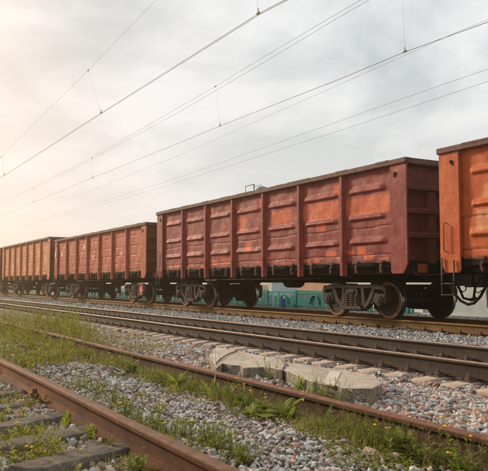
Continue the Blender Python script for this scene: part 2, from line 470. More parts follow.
def stones(P, size, cols):
    n = len(P)
    J = IV[None] * (1 + RNG.uniform(-.34, .22, (n, 12, 1))) + RNG.normal(0, .09, (n, 12, 3))
    # cut some facets flat so the stone is angular like crushed rock
    for _ in range(4):
        d = RNG.normal(size=(n, 1, 3)); d /= np.linalg.norm(d, axis=2, keepdims=True)
        h = (J * d).sum(2, keepdims=True); lim = RNG.uniform(.42, .72, (n, 1, 1))
        J = J - d * np.maximum(h - lim, 0)
    J = J * np.stack([np.ones(n), RNG.uniform(.6, .95, n), RNG.uniform(.42, .8, n)], 1)[:, None, :]
    R = rand_rot(n)
    J = np.einsum('nij,nkj->nki', R, J)
    J[:, :, 2] *= .8
    J = J * 1.12; V = J * size[:, None, None] + P[:, None, :]
    F_ = IF[None] + (np.arange(n) * 12)[:, None, None]
    C = np.repeat(cols, 12, axis=0)
    return V.reshape(-1, 3), F_.reshape(-1, 3), C
PINK = np.array([(.50, .33, .28), (.42, .25, .20), (.56, .42, .37), (.47, .42, .39), (.60, .54, .49), (.30, .34, .35), (.40, .44, .45), (.34, .20, .155), (.55, .39, .33), (.20, .17, .16)])
GREY = np.array([(.48, .46, .43), (.56, .52, .48), (.38, .37, .36), (.62, .58, .54), (.46, .40, .36), (.30, .28, .27), (.52, .43, .37), (.42, .37, .31), (.58, .51, .45), (.24, .22, .20)])
BLUE = np.array([(.40, .43, .43), (.50, .52, .51), (.30, .34, .35), (.56, .55, .53), (.24, .28, .29), (.45, .41, .38), (.35, .38, .39), (.48, .42, .39), (.60, .60, .58), (.18, .20, .21)])
def wedge(X, Y, pad):
    az = np.degrees(np.arctan2(X, Y)); r = np.hypot(X, Y)
    p = np.degrees(pad / np.maximum(r, .6))
    return (az > 10.6 - p) & (az < 49.3 + p)
def scatter(rmin, rmax, cell, s0, s1, x0, x1, y1, lift):
    xs = np.arange(x0, x1, cell); ys = np.arange(.6, y1, cell)
    X, Y = np.meshgrid(xs, ys, indexing='ij'); X = X.ravel(); Y = Y.ravel()
    X = X + RNG.uniform(-.5, .5, len(X)) * cell; Y = Y + RNG.uniform(-.5, .5, len(Y)) * cell
    r = np.hypot(X, Y); k = (r >= rmin) & (r < rmax) & wedge(X, Y, 1.5) & (r > 1.2)
    X, Y = X[k], Y[k]
    # keep rails and sleeper tops clear
    k = np.ones(len(X), bool)
    for rx in RAILS: k &= np.abs(X - rx) > .085
    k &= ~((X > 5.40) & (X < 8.2) & (np.abs(((Y - S2_0) / S2_P) - np.round((Y - S2_0) / S2_P)) * S2_P < .135) & (RNG.random(len(X)) < .97))
    k &= ~((X > 10.1) & (X < 12.9) & (np.abs(((Y - S1_0) / S1_P) - np.round((Y - S1_0) / S1_P)) * S1_P < .12) & (RNG.random(len(X)) < .85))
    # soil and weeds swallow many stones
    so_ = soil_at(X, Y) + .25 * np.sin(X * 7 + 2 * np.sin(Y * 3.)) + .25 * np.sin(Y * 5.1 + X)
    k &= RNG.random(len(X)) > np.clip((so_ - .35) * 1.25, 0, .93)
    X, Y = X[k], Y[k]; n = len(X)
    size = RNG.uniform(s0, s1, n) * np.clip(np.exp(RNG.normal(-.03, .24, n)), .5, 1.4)
    big = (X > 3.1) & (X < 5.6); size = size * np.where(big, 1.05, 1.0) * np.where((X > 8) , .92, 1.) * np.where((X > 1.5) & (X < 3.1), .78, 1.)
    Z = gz(X, Y) + size * RNG.uniform(-.15, .45, n) + lift * RNG.random(n)
    pal = np.where((X > 3.1)[:, None], PINK[RNG.integers(0, 10, n)], GREY[RNG.integers(0, 10, n)])
    bl = RNG.random(n) < np.clip((X - 5.2) / 3., 0, .94)
    pal = np.where(bl[:, None], BLUE[RNG.integers(0, 10, n)], pal)
    pk = (X < 3.1) & (RNG.random(n) < .25); pal = np.where(pk[:, None], PINK[RNG.integers(0, 10, n)], pal)
    mean_ = pal.mean(1, keepdims=True); pal = mean_ + (pal - mean_) * 1.15; pal = pal * np.exp(RNG.normal(.16, .42, (n, 1))) * RNG.uniform(.95, 1.05, (n, 3))
    dr = np.min(np.abs(X[:, None] - np.array(RAILS)[None]), axis=1)          # rust dust and oil beside the rails, dirt in blotches
    rf = np.clip(.75 * np.exp(-(dr / .30) ** 2) * RNG.uniform(.4, 1.2, n) + .35 * np.clip(np.sin(X * 3.3 + 2 * np.sin(Y * 1.7)) * np.sin(Y * 2.1 + X), 0, 1), 0, .85)[:, None]
    pal = pal * (1 - rf) + np.array([.17, .10, .065]) * RNG.uniform(.6, 1.4, (n, 1)) * rf
    return np.stack([X, Y, Z], 1), size, np.clip(pal, .02, .62)
RAILS = [1.54, 3.06, 6.05, 7.57, 10.72, 12.24]
S2_0, S2_P = 5.39 + .02, .476
S1_0, S1_P = 8.9, .50
def build_stones():
    parts = [scatter(1.5, 6.5, .036, .017, .027, .6, 8.5, 8, .012), scatter(1.5, 6.5, .05, .020, .032, .6, 8.5, 8, .022),
             scatter(6.5, 13, .048, .022, .034, .9, 12.5, 14, .02), scatter(6.5, 13, .08, .024, .036, .9, 12.5, 14, .03),
             scatter(13, 26, .075, .030, .042, 2, 16, 26, .02), scatter(26, 62, .14, .05, .07, 4, 12.5, 62, .02)]
    P = np.concatenate([p[0] for p in parts]); s = np.concatenate([p[1] for p in parts]); c = np.concatenate([p[2] for p in parts])
    # stones never inside the two concrete slabs
    V, F_, C = stones(P, s, c)
    o = link('ballast_stones', np_mesh('ballast_stones', V, F_, M['stone'], 3, colattr=('tint', C)))
    tag(o, 'pink, grey and blue grey crushed stone ballast lying around the tracks', 'gravel', kind='stuff')
    print('stones', len(P))
build_stones()

# ------------------------------------------------------------------ rails
def rail(name, X, ztop, y0, y1, mat, label, hgt=.18, yres=1.0):
    # half profile from top centre: (x, z below top)
    hp = [(0, 0), (.026, -.001), (.033, -.006), (.0375, -.016), (.0375, -.034), (.030, -.041), (.011, -.052), (.009, -.085), (.010, -.128), (.018, -.148), (.045, -.160), (.075, -.168), (.075, -.180)]
    prof = [(x, z) for x, z in hp] + [(-x, z) for x, z in hp[::-1][:-1]]
    n = len(prof); ys = np.linspace(y0, y1, max(2, int((y1 - y0) / yres)))
    vs = []; top = []
    for y in ys:
        wx = .004 * math.sin(y * .9 + X); wz = .002 * math.sin(y * 1.3)
        for x, z in prof:
            vs.append((X + x + wx, y, ztop + z * hgt / .18 + wz)); top.append(1.0 if z > -.008 else 0.0)
    b = MB()
    fs = [(i * n + k, (i + 1) * n + k, (i + 1) * n + (k + 1) % n, i * n + (k + 1) % n) for i in range(len(ys) - 1) for k in range(n)]
    fs += [tuple(range(n)), tuple((len(ys) - 1) * n + k for k in range(n))[::-1]]
    b.add(vs, fs, 0, False, top=top)
    o = b.build(name, mat)
    tag(o, label, 'rail')
    return o
Z3, Z2, Z1 = .195, .16, .21
rail('rail', 1.54, Z3, -2, 60, M['rail_old'], 'thick rusty orange rail crossing the lower left foreground, nearest the camera')
rail('rail', 3.06, Z3, -2, 60, M['rail_dark'], 'rusty rail with weeds growing along it, just in front of the two concrete slabs')
rail('rail', 6.05, Z2, -2, 66, M['rail_used'], 'dark brown nearer rail of the middle track, beyond the concrete slabs')
rail('rail', 7.57, Z2, -2, 66, M['rail_used'], 'dark farther rail of the middle track, beside the blue grey ballast strip')
rail('rail', 10.72, Z1, -4, 70, M['rail_train'], 'ochre brown rail under the near wheels of the freight train')
rail('rail', 12.24, Z1, -4, 70, M['rail_train'], 'rail under the far side wheels of the freight train')

# ------------------------------------------------------------------ sleepers with fastenings
def fastening_mesh():
    b = MB()
    b.box(-.19, .19, -.085, .085, 0, .018)                       # base plate
    for s in (-1, 1):
        b.box(s * .082 - .012, s * .082 + .012, -.07, .07, .018, .045)
        b.box(s * .105 - .045, s * .105 + .045, -.03, .03, .045, .062)      # clip
        b.lathe([(0.03, 0.0), (.03, .014), (.125, .014), (.125, 0)], 8, 'z', (s * .108, 0, 0))
        b.lathe([(.062, .0), (.062, .026), (.09, .026), (.09, 0)], 6, 'z', (s * .108, 0, 0))
        b.lathe([(.018, .0), (.018, .02), (.05, .02), (.05, 0)], 6, 'z', (s * .165, .045, 0))
        b.lathe([(.018, .0), (.018, .02), (.05, .02), (.05, 0)], 6, 'z', (s * .165, -.045, 0))
    return b.mesh('rail_fastening', M['fastener'])
FAST = fastening_mesh()
def sleeper_proto(ztop, half=1.35, gauge=.76, w=.13, mat=None):
    b = MB()
    def sec(x, wt, wb, top):
        return [(x, -wb, -.2), (x, -wt, top), (x, wt, top), (x, wb, -.2)]
    st = [sec(-half, .115, w, -.022), sec(-gauge - .22, .105, w, -.004), sec(-gauge + .25, .105, w, .0), sec(-.3, .09, w - .01, -.05), sec(.3, .09, w - .01, -.05), sec(gauge - .25, .105, w, 0), sec(gauge + .22, .105, w, -.004), sec(half, .115, w, -.022)]
    vs = [p for s in st for p in s]; fs = []
    for i in range(len(st) - 1):
        for k in range(3): fs.append((i * 4 + k, i * 4 + k + 1, (i + 1) * 4 + k + 1, (i + 1) * 4 + k))
    fs += [(3, 2, 1, 0), tuple(28 + k for k in range(4))]
    b.add(vs, fs)
    o = b.build('sleeper', mat, None, .008)
    for s in (-1, 1): link('rail_fastening', FAST, o, 0, (s * gauge, 0, .0)).scale = (1, 1, .72)
    return o
def lay(proto, X, z, y0, pitch, n, label, group, jit=.01):
    for i in range(n):
        o = proto if i == 0 else copy_tree(proto)
        o.location = (X + random.uniform(-.02, .02), y0 + i * pitch + random.uniform(-jit, jit), z)
        o.rotation_euler = (0, 0, random.uniform(-.012, .012))
        tag(o, label, 'sleeper', group)
p2 = sleeper_proto(0, half=1.19, mat=M['conc_sleeper'])
lay(p2, 6.81, Z2 - .18 - .018, S2_0 - 2 * S2_P, S2_P, 84, 'pale concrete sleeper carrying the two dark rails of the middle track', 'sleepers of the middle track')
p1 = sleeper_proto(0, half=1.19, mat=M['conc_sleeper'])
lay(p1, 11.48, Z1 - .18 - .018, S1_0 - S1_P * 2, S1_P, 118, 'concrete sleeper under the track that carries the freight train', 'sleepers under the train')
# near track: old sleepers lying askew under the first rail
near_spots = [(1.30, 3.98, .50), (1.27, 4.56, .55), (1.22, 5.12, .62), (1.16, 5.80, .60), (1.15, 6.45, .55)]
near_lab = ['dark worn sleeper end under the rusty foreground rail, nearest the bottom edge', 'second dark sleeper end from the bottom, under the rusty foreground rail',
            'dark sleeper end beside the small bright yellow green plant at the foreground rail', 'weed covered sleeper end next to the rusty bolt of the foreground rail',
            'farthest sleeper end showing beside the foreground rail at the left edge']
for (x, y, a), lb in zip(near_spots, near_lab):
    b = MB(); nseg = 14; L = 1.10; vs = []
    for i in range(nseg + 1):
        q = -L / 2 + L * i / nseg; e = .85 if i in (0, nseg) else 1
        jz = random.uniform(-.006, .006); jw = random.uniform(-.012, .012)
        vs += [(q + random.uniform(-.01, .01), -.125 * e + jw, -.12), (q, -.115 * e + jw, -.012 + jz), (q, -.095 * e + jw, .012 + jz), (q, .0, .018 + jz + random.uniform(-.004, .004)), (q, .095 * e - jw, .010 + jz), (q, .12 * e, -.012), (q, .13 * e, -.12)]
    fs = [(i * 7 + k, i * 7 + k + 1, (i + 1) * 7 + k + 1, (i + 1) * 7 + k) for i in range(nseg) for k in range(6)] + [tuple(range(7))[::-1], tuple(nseg * 7 + k for k in range(7))]
    b.add(vs, fs)
    o = b.build('sleeper', M['old_sleeper'], None, .006); recalc(o.data)
    o.location = (x, y, .046); o.rotation_euler = (.0, math.radians(3), a)
    tag(o, lb, 'sleeper')
# rusty bolt and clip on the near rail's foot
t_ = empty('rail_fastening', (1.435, 6.0, .03)); tag(t_, 'rusty iron bolt and clip on the outer foot of the foreground rail', 'rail bolt')
b = MB(); b.box(-.07, .05, -.05, .05, 0, .03); b.build('clip', M['rotten'], t_, .006)
b = MB(); b.lathe([(0, 0), (0, .022), (.11, .02), (.11, 0)], 10, 'z'); b.lathe([(.04, 0), (.04, .036), (.075, .034), (.075, 0)], 6, 'z'); b.build('bolt', M['rotten'], t_)

# ------------------------------------------------------------------ concrete slabs beside the rail
def slab(outline, zt, zb, label, strip=None, notch=None):
    top = [on_z(x, y, zt) for x, y in outline]
    c = sum(top, Vector()) / len(top)
    t = empty('concrete_slab', (c.x, c.y, zb)); tag(t, label, 'concrete slab')
    import bmesh
    poly = []
    n = len(top)
    for i in range(n):          # break the long edges up so they are not ruler straight
        a, d = top[i], top[(i + 1) % n]; m_ = max(1, int((d - a).length / .07))
        for k in range(m_):
            p = a.lerp(d, k / m_)
            if k: p = p + Vector((random.uniform(-.003, .003), random.uniform(-.003, .003), 0))
            poly.append(p - c)
    bm = bmesh.new()
    vt = [bm.verts.new((p.x, p.y, zt - zb + random.uniform(-.004, .004))) for p in poly]
    vi = [bm.verts.new((p.x * .975, p.y * .975, zt - zb + .005 + random.uniform(-.004, .004))) for p in poly]
    vb = [bm.verts.new((p.x * 1.02, p.y * 1.02, -.03)) for p in poly]
    k = len(poly)
    for i in range(k):
        bm.faces.new((vb[i], vb[(i + 1) % k], vt[(i + 1) % k], vt[i])); bm.faces.new((vt[i], vt[(i + 1) % k], vi[(i + 1) % k], vi[i]))
    bm.faces.new(vi)
    bmesh.ops.recalc_face_normals(bm, faces=bm.faces)
    me = bpy.data.meshes.new('body'); bm.to_mesh(me); bm.free(); me.materials.append(M['block'])
    link('body', me, t, 0)
    if strip:
        q = [on_z(x, y, zt + .014) - Vector((c.x, c.y, zb)) for x, y in strip]
        b = MB(); b.add([(p.x, p.y, zt - zb + .0) for p in q] + [(p.x, p.y, zt - zb + .011) for p in q], [(4, 5, 6, 7), (0, 1, 5, 4), (1, 2, 6, 5), (2, 3, 7, 6), (3, 0, 4, 7)])
        o = b.build('mortar_strip', M['block_pale'], t); recalc(o.data)
    if notch:
        a, d = [on_z(x, y, zt - .03) - Vector((c.x, c.y, zb)) for x, y in notch]
        b = MB(); dr = (d - a).normalized(); nx = Vector((dr.y, -dr.x, 0)) * -1
        if nx.x > 0: nx = -nx
        for q in range(16):
            f = random.uniform(-.05, .75); ln = random.uniform(.25, .6)
            p = a.lerp(d, f); e = a.lerp(d, min(1.05, f + ln))
            off = nx * random.uniform(-.10, .05); z = random.uniform(.01, zt - zb - .015)
            b.bar((p + off).to_tuple()[:2] + (z,), (e + off * random.uniform(.6, 1.2)).to_tuple()[:2] + (z + random.uniform(-.012, .012),), random.uniform(.03, .07), random.uniform(.008, .022))
        b.build('rotten_packing', M['rotten'], t, .003)
    return t
def cr(x0, y0, s, pts): return [(x0 + x / s, y0 + y / s) for x, y in pts]
s1 = slab(cr(195, 335, 4.88, [(70, 100), (102, 60), (240, 84), (425, 125), (440, 150), (424, 174), (330, 156), (234, 162), (220, 150), (175, 146), (136, 140), (104, 160)]),
          .20, .045, 'broken pale concrete slab with a rust coloured crack, the left one of two behind the rusty rail',
          None, cr(195, 335, 4.88, [(132, 148), (222, 158)]))
s2 = slab(cr(280, 350, 4.436, [(16, 88), (58, 58), (270, 90), (424, 113), (452, 152), (412, 172), (274, 171), (252, 160), (205, 152), (162, 144), (148, 143)]),
          .20, .045, 'pale concrete slab with a lighter band across it, the right one of two behind the rusty rail',
          cr(280, 350, 4.436, [(188, 145), (222, 92), (270, 95), (240, 154)]), cr(280, 350, 4.436, [(152, 150), (262, 172)]))
# the thin rusty crack line on the left slab
pts = [on_z(x, y, .214) for x, y in cr(195, 335, 4.88, [(103, 140), (118, 122), (140, 105), (165, 92), (190, 82), (208, 75)])]
bb = MB(); bb.tube([p - s1.location for p in pts], .006, 5); bb.build('rusty_wire', M['rotten'], s1)

# a few individual larger rocks
rocks = [(372, 455, .085, (.50, .36, .26), 'flat tan rock on the moss below the rusty rail at right'), (333, 434, .05, (.55, .40, .30), 'small flat tan rock on the moss in the middle of the near track'),
         (396, 457, .06, (.46, .36, .29), 'grey brown rock among weeds beside the flat tan rock'), (359, 393, .055, (.36, .13, .075), 'rust red rock at the right end of the concrete slab'),
         (345, 391, .05, (.42, .25, .18), 'brown pink rock just behind the rail in front of the concrete slab')]
for i, (x, y, s, c, lb) in enumerate(rocks):
    P = on_z(x, y, .03 if y > 400 else .12)
    V, F_, C = stones(np.array([[0, 0, 0.]]), np.array([s]), np.array([c]))
    V[:, 2] *= .55; V[:, 2] -= V[:, 2].min() + .01
    o = link('rock', np_mesh('rock', V, F_, M['stone'], 3, colattr=('tint', C)), None, .004)
    o.location = (P.x, P.y, float(gz(np.array(P.x), np.array(P.y)))); tag(o, lb, 'rock')

# ------------------------------------------------------------------ freight wagons
TRX = 11.48
def panel(b, y0, y1, z0, z1, ribs, patches, seams, xo, rng, prot=.05, ny=None):
    """pressed side sheet as a height field, facing -x"""
    st = .028 if ny is None else ny
    ny_ = max(2, int((y1 - y0) / st)); nz_ = max(2, int((z1 - z0) / st))
    ys = np.linspace(y0, y1, ny_ + 1); zs = list(np.linspace(z0, z1, nz_ + 1))
    Yg, Zg = np.meshgrid(ys, np.array(zs), indexing='ij')
    D = np.zeros_like(Yg)
    for zc, ya, yb, hh in ribs:
        # sharp wedge: slopes gently from the top, undercut at the bottom, faded ends
        u = (Zg - zc) / hh
        prof = np.where(u > 0, .5 + .5 * np.cos(PI * np.clip(u, 0, 1)), .5 + .5 * np.cos(PI * np.clip(-u / .5, 0, 1)))
        e = np.clip(np.minimum((Yg - ya - u.clip(0, 1) * .05) / .13, (yb - Yg) / .10), 0, 1)
        D = np.maximum(D, prof * e)
    D = D * prot
    dent = .012 * np.sin(Yg * 3.7 + rng.uniform(0, 6)) * np.sin(Zg * 3.1 + rng.uniform(0, 6)) + .007 * np.sin(Yg * 9 + rng.uniform(0, 6)) * np.sin(Zg * 7 + rng.uniform(0, 6))
    D = D + dent
    G = np.zeros_like(Yg)
    for zs_ in seams:
        w = zs_ + .012 * np.sin(Yg * 5 + rng.uniform(0, 6))
        D = D - .012 * np.exp(-((Zg - w) / .018) ** 2); G = np.maximum(G, .75 * np.exp(-((Zg - w) / .028) ** 2))
    for zc, ya, yb, hh in ribs:
        G = np.maximum(G, .42 * np.exp(-((Zg - zc + hh * .45) / .03) ** 2) * ((Yg > ya) & (Yg < yb)))  # shade below each rib, painted into the colour
    G = np.maximum(G, np.clip(1 - (Zg - z0) / .16, 0, 1) * .85)
    G = np.maximum(G, .45 * np.clip(1 - np.minimum(Yg - y0, y1 - Yg) / .05, 0, 1))  # darker towards both side edges of the sheet
    P = np.zeros_like(Yg)
    for pa in patches:
        ya, yb, za, zb = pa
        dd_ = np.minimum(np.minimum(Yg - ya, yb - Yg), np.minimum(Zg - za, zb - Zg))
        P = np.maximum(P, np.clip(.5 + dd_ / min(.17, max(.08, (zb - za) * .45)), 0, 1))
    n = nz_ + 1
    vs = [(xo - d, y, z) for d, y, z in zip(D.ravel(), Yg.ravel(), Zg.ravel())]
    fs = [(i * n + j, i * n + j + 1, (i + 1) * n + j + 1, (i + 1) * n + j) for i in range(ny_) for j in range(nz_)]
    b.add(vs, fs, 0, False, patch=list(P.ravel()), grime=list(G.ravel()))
    b.box(xo + .03, xo + .05, y0, y1, z0, z1, 0, patch=0., grime=.3)

def wheel_mesh():
    b = MB(); R = .42
    # outer face at -x side: axle along x, wheel centred at x=0, near side = -x
    prof = [(-.075, .0), (-.075, .095), (-.03, .10), (-.012, .20), (-.03, .33), (-.065, .345), (-.066, .400), (-.058, R - .008), (-.05, R), (.035, R + .004), (.045, R + .026), (.062, R + .03), (.070, R + .018), (.072, .345), (.03, .33), (.015, .2), (.05, .1), (.08, .095), (.08, .0)]
    mis = [0, 0, 0, 0, 0, 2, 2, 1, 1, 0, 1, 0, 0, 0, 0, 0, 0, 0]
    b.lathe(prof, 56, 'x', (0, 0, 0), mis)
    return b.mesh('wheel', [M['wheel'], M['tread'], M['ring']])
WHEEL = wheel_mesh()
def axle_mesh():
    b = MB(); b.lathe([(-.98, 0), (-.98, .07), (-.68, .085), (-.5, .08), (.5, .08), (.68, .085), (.98, .07), (.98, 0)], 16, 'x'); return b.mesh('axle', M['wheel'])
AXLE = axle_mesh()
def axlebox_mesh():
    b = MB()
    b.lathe([(-.135, 0), (-.135, .10), (-.12, .125), (-.10, .135), (.08, .135), (.10, .12), (.1, 0)], 14, 'x')
    b.lathe([(-.16, 0), (-.16, .05), (-.13, .055)], 12, 'x')
    for k in range(6):
        q = k * PI / 3 + .3; b.lathe([(-.15, 0), (-.15, .014), (-.12, .014)], 6, 'x', (0, math.cos(q) * .095, math.sin(q) * .095))
    b.box(-.10, .09, -.16, .16, .07, .155); b.box(-.09, .08, -.20, -.13, -.06, .10); b.box(-.09, .08, .13, .20, -.06, .10)
    return b.mesh('axle_box', M['cast'])
ABOX = axlebox_mesh()
def spring_mesh():
    b = MB(); n = 5; pts = [(math.cos(q) * .062, math.sin(q) * .062, .27 * q / (n * 2 * PI)) for q in np.linspace(0, n * 2 * PI, n * 14)]
    b.tube(pts, .0155, 6); return b.mesh('spring', M['spring'])
SPR = spring_mesh()
def sideframe(b, x, s):
    """cast side frame in the plane x; s=-1 near side; y runs along the car"""
    # parts cut as prisms in (y, z)
    def pr(poly, t0, t1): b.prism(poly, x - t0, x + t1, lambda u, v, w: (w, u, v))
    top = [(-1.17, .64), (-1.12, .745), (-.62, .775), (.62, .775), (1.12, .745), (1.17, .64), (1.15, .50), (1.11, .50), (1.10, .60), (1.02, .665), (.86, .665), (.66, .695), (-.66, .695), (-.86, .665), (-1.02, .665), (-1.10, .60), (-1.11, .50), (-1.15, .50)]
    pr(top, .085, .085)
    for q in (-1, 1):
        f = lambda P: [(q * u, v) for u, v in P]
        pr(f([(.90, .67), (.78, .675), (.735, .56), (.63, .40), (.50, .27), (.33, .20), (.30, .27), (.42, .33), (.55, .46), (.64, .62), (.66, .675), (.70, .69)]), .08, .08)
        pr(f([(.86, .60), (.74, .58), (.60, .36), (.66, .33), (.76, .47)]), .06, .06)
        pr(f([(.39, .70), (.30, .70), (.29, .26), (.36, .24), (.44, .36)]), .08, .08)     # column by the springs
    pr([(-.36, .20), (.36, .20), (.33, .285), (-.33, .285)], .13, .13)                   # spring seat
    pr([(-.52, .255), (-.30, .165), (.30, .165), (.52, .255), (.3, .225), (-.3, .225)], .07, .07)
    pr([(-.24, .555), (.24, .555), (.20, .68), (-.20, .68)], .12, .12)                   # bolster end
    pr([(-.13, .585), (.13, .585), (.11, .655), (-.11, .655)], .15, .0)
    b.box(x - .10, x - .085, -.9, .9, .755, .772)
def bogie(parent, y, near_red=False):
    b = MB()
    for s in (-1, 1): sideframe(b, s * 1.015, s)
    b.box(-1.0, 1.0, -.2, .2, .56, .76); b.box(-.3, .3, -.3, .3, .70, .90)
    for q in (-1, 1):                                                                     # brake beams, levers
        b.bar((-.78, q * .38, .38), (.78, q * .38, .38), .08, .12)
        b.bar((0, q * .38, .30), (.1, q * .30, .85), .05, .09)
        for s in (-1, 1): b.prism([(q * .47, .22), (q * .40, .22), (q * .40, .62), (q * .47, .62)], s * .76 - .04, s * .76 + .04, lambda u, v, w: (w, u, v))
    o = b.build('bogie', M['cast'], parent, .012, (0, y, 0)); recalc(o.data)
    for q in (-.95, .95):
        link('axle', AXLE, o, 0, (0, q, .42))
        for s in (-1, 1):
            w = link('wheel', WHEEL, o, 0, (s * .775, q, .42))
            if s > 0: w.rotation_euler = (0, 0, PI)
            a = link('axle_box', ABOX, o, .004, (s * 1.01, q, .42))
            if s > 0: a.rotation_euler = (0, 0, PI)
    for s in (-1, 1):
        for dy in (-.17, 0, .17):
            for dx in (-.06, .07): link('spring', SPR, o, 0, (s * 1.015 + s * dx, dy, .285))
    return o

def wagon(yc, H, mat, label, seed, ribs=True, patches=None, lod=1, low=.965, cap='rail_cap', endmat='end_shaded', handwheel=False, corner_patches=()):
    rng = random.Random(seed)
    car = empty('freight_wagon', (TRX, yc, Z1)); tag(car, label, 'freight wagon', 'open topped wagons of the freight train')
    HL, HW = 6.49, 1.58                       # half length, half width
    pb, pt = 1.25, H - .10                    # side sheet bottom and top
    posts = [(-3.5 + k) * 1.733 + .8665 for k in range(6 + 1)][:0]
    posts = [-4.332 + 1.733 * k for k in range(6)]
    edges = [-6.0] + posts + [6.0]
    k_ = (H - .81) / 2.57
    step = .028 if lod == 1 else .045
    bx = -HW + .10
    for i in range(7):
        y0, y1 = edges[i] + .005, edges[i + 1] - .005
        b = MB(); rb = []
        if ribs:
            for zc in (2.84, 2.235, 1.70):
                zc = .81 + (zc - .81) * k_
                rb.append((zc, y0 + .22 + rng.uniform(-.04, .04), y1 - .17 + rng.uniform(-.04, .04), .13 + rng.uniform(-.015, .015)))
            sm = [.81 + (2.02 - .81) * k_, .81 + (1.42 - .81) * k_]
        else:
            sm = [.81 + (z - .81) * k_ for z in (2.9, 2.45, 2.05, 1.72, 1.42)]
        pch = [(y0 + (y1 - y0) * a, y0 + (y1 - y0) * c, z0, z1) for (pi, a, c, z0, z1) in (patches or []) if pi == i]
        panel(b, y0, y1, pb, pt, rb, pch, sm, bx, rng, .058, step)
        b.build('side_panel', mat, car)
    # far side wall, floor, inside
    b = MB(); b.box(HW - .12, HW - .07, -6.4, 6.4, pb, pt, patch=0., grime=.2)
    for y in posts: b.box(HW - .07, HW, y - .08, y + .08, low, H - .1, patch=0., grime=.2)
    b.box(HW - .1, HW - .01, -HL, -6.0, 1.05, H - .1, patch=0., grime=.2); b.box(HW - .1, HW - .01, 6.0, HL, 1.05, H - .1, patch=0., grime=.2)
    b.build('far_side_wall', mat, car)
    b = MB(); b.box(-HW + .16, HW - .13, -6.4, 6.4, 1.22, 1.27); b.build('floor', M['under'], car)
    # posts: channel with flared flanges
    pm = MB(); P = [(-.10, 0), (-.075, -.02), (-.045, -.10), (.045, -.10), (.075, -.02), (.10, 0)]
    pm.prism([(u, v) for u, v in P], low, H - .11, lambda u, v, w: (v, u, w), patch=0., grime=.12)
    nv = len(pm.v)
    pmesh = pm.mesh('post', mat); recalc(pmesh)
    for y in posts: link('post', pmesh, car, .006, (bx, y, 0))
    # corner plates, chamfered foot
    for e in (-1, 1):
        ya, yb = (e * 5.99, e * HL)
        b = MB()
        poly = [(ya, H - .10), (ya, 1.05), (ya + e * .05, 1.0), (ya + e * .37, 1.0), (yb, 1.20), (yb, H - .10)]
        b.prism(poly, -HW + .012, -HW + .055, lambda u, v, w: (w, u, v), patch=0., grime=.1)
        b.prism([(ya - e * .004, H - .16), (ya - e * .004, 1.30), (ya + e * .02, 1.30), (ya + e * .02, H - .16)], -HW + .056, -HW + .10, lambda u, v, w: (w, u, v), patch=0., grime=.5)
        o = b.build('corner_plate', mat, car, .008); recalc(o.data)
        # towing eye near the top
        b = MB(); b.lathe([(0, 0), (0, .034), (.03, .03), (.03, 0)], 12, 'x', (-HW - .01, ya + e * .17, H - .30)); b.bar((-HW, ya + e * .17, H - .30), (-HW, ya + e * .14, H - .37), .018, .018)
        b.build('lashing_ring', M['under'], car)
    # top chord
    b = MB()
    for s in (-1, 1): b.box(*((-HW - .030, -HW + .135) if s < 0 else (HW - .135, HW + .052)), -HL - .02, HL + .02, H - .115, H - .003)
    for e in (-1, 1): b.box(-HW + .137, HW - .137, min(e * (HL - .24), e * (HL + .014)), max(e * (HL - .24), e * (HL + .014)), H - .127, H - .006)
    for k in range(9):          # battered lip: thin bent flats, not evenly spaced
        y = -6.2 + k * 1.4 + rng.uniform(-.3, .3); b.box(-HW - .036 + rng.uniform(0, .003), -HW + .02, y, y + rng.uniform(.3, 1.0), H - .05, H + .002 + rng.uniform(0, .004))
    b.build('top_chord', M[cap], car, .012)
    # end walls
    for e in (-1, 1):
        b = MB(); yw = e * (HL - .16)
        b.box(-HW + .056, HW - .11, min(yw, yw - e * .04), max(yw, yw - e * .04), 1.1, H - .13, patch=0., grime=.3)
        b.build('end_wall', M[endmat], car)
        for z in (2.79, 2.30, 1.80):
            z = .81 + (z - .81) * k_
            b = MB(); y_in, y_out = yw + e * .001, yw + e * .15
            b.prism([(y_in, z - .075), (y_out, z - .06), (y_out, z + .03), (y_in, z + .075)], -HW + .06, HW - .12, lambda u, v, w: (w, u, v), patch=0., grime=.15)
            o = b.build('end_beam', M[endmat], car, .006); recalc(o.data)
        for x in (-.80, .80):
            b = MB(); b.box(x - .09, x + .09, min(yw + e * .002, yw + e * .12), max(yw + e * .002, yw + e * .12), 1.02, (2.79 - .81) * k_ + .81 - .08, patch=0., grime=.2)
            b.build('end_stanchion', M[endmat], car, .006)
        # end sill with little painted plate, buffer beam
        b = MB(); b.box(-HW + .06, HW - .1, min(yw, yw + e * .14), max(yw, yw + e * .14), .98, 1.22); b.build('end_sill', M['under'], car, .01)
        b = MB(); b.box(-1.28, -1.02, min(yw + e * .142, yw + e * .152), max(yw + e * .142, yw + e * .152), 1.02, 1.20); b.build('painted_plate', simple_once('orange_plate', (.45, .11, .03)), car)
        # coupler
        b = MB(); y0 = e * 6.1
        b.bar((0, y0, .87), (0, e * 6.75, .87), .20, .24); b.bar((0, e * 6.70, .87), (-.04, e * 6.93, .87), .36, .30)
        b.bar((.17, e * 6.85, .87), (.13, e * 6.99, .87), .12, .28); b.bar((0, y0, 1.0), (0, e * 6.4, 1.0), .4, .1)
        b.build('coupler', M['cast'], car, .02)
        # uncoupling lever across the end, near side handle
        b = MB(); b.tube([(-1.45, e * 6.50, 1.08), (-1.42, e * 6.56, .98), (-1.1, e * 6.58, .97), (-.1, e * 6.6, 1.02), (0, e * 6.66, .96)], .014, 6)
        b.build('uncoupling_lever', M['cast'], car)
        # air hose with cocks
        b = MB(); b.tube([(-.32, e * 6.42, .95), (-.34, e * 6.62, .92), (-.38, e * 6.72, .72), (-.34, e * 6.80, .50), (-.2, e * 6.88, .46)], .026, 8)
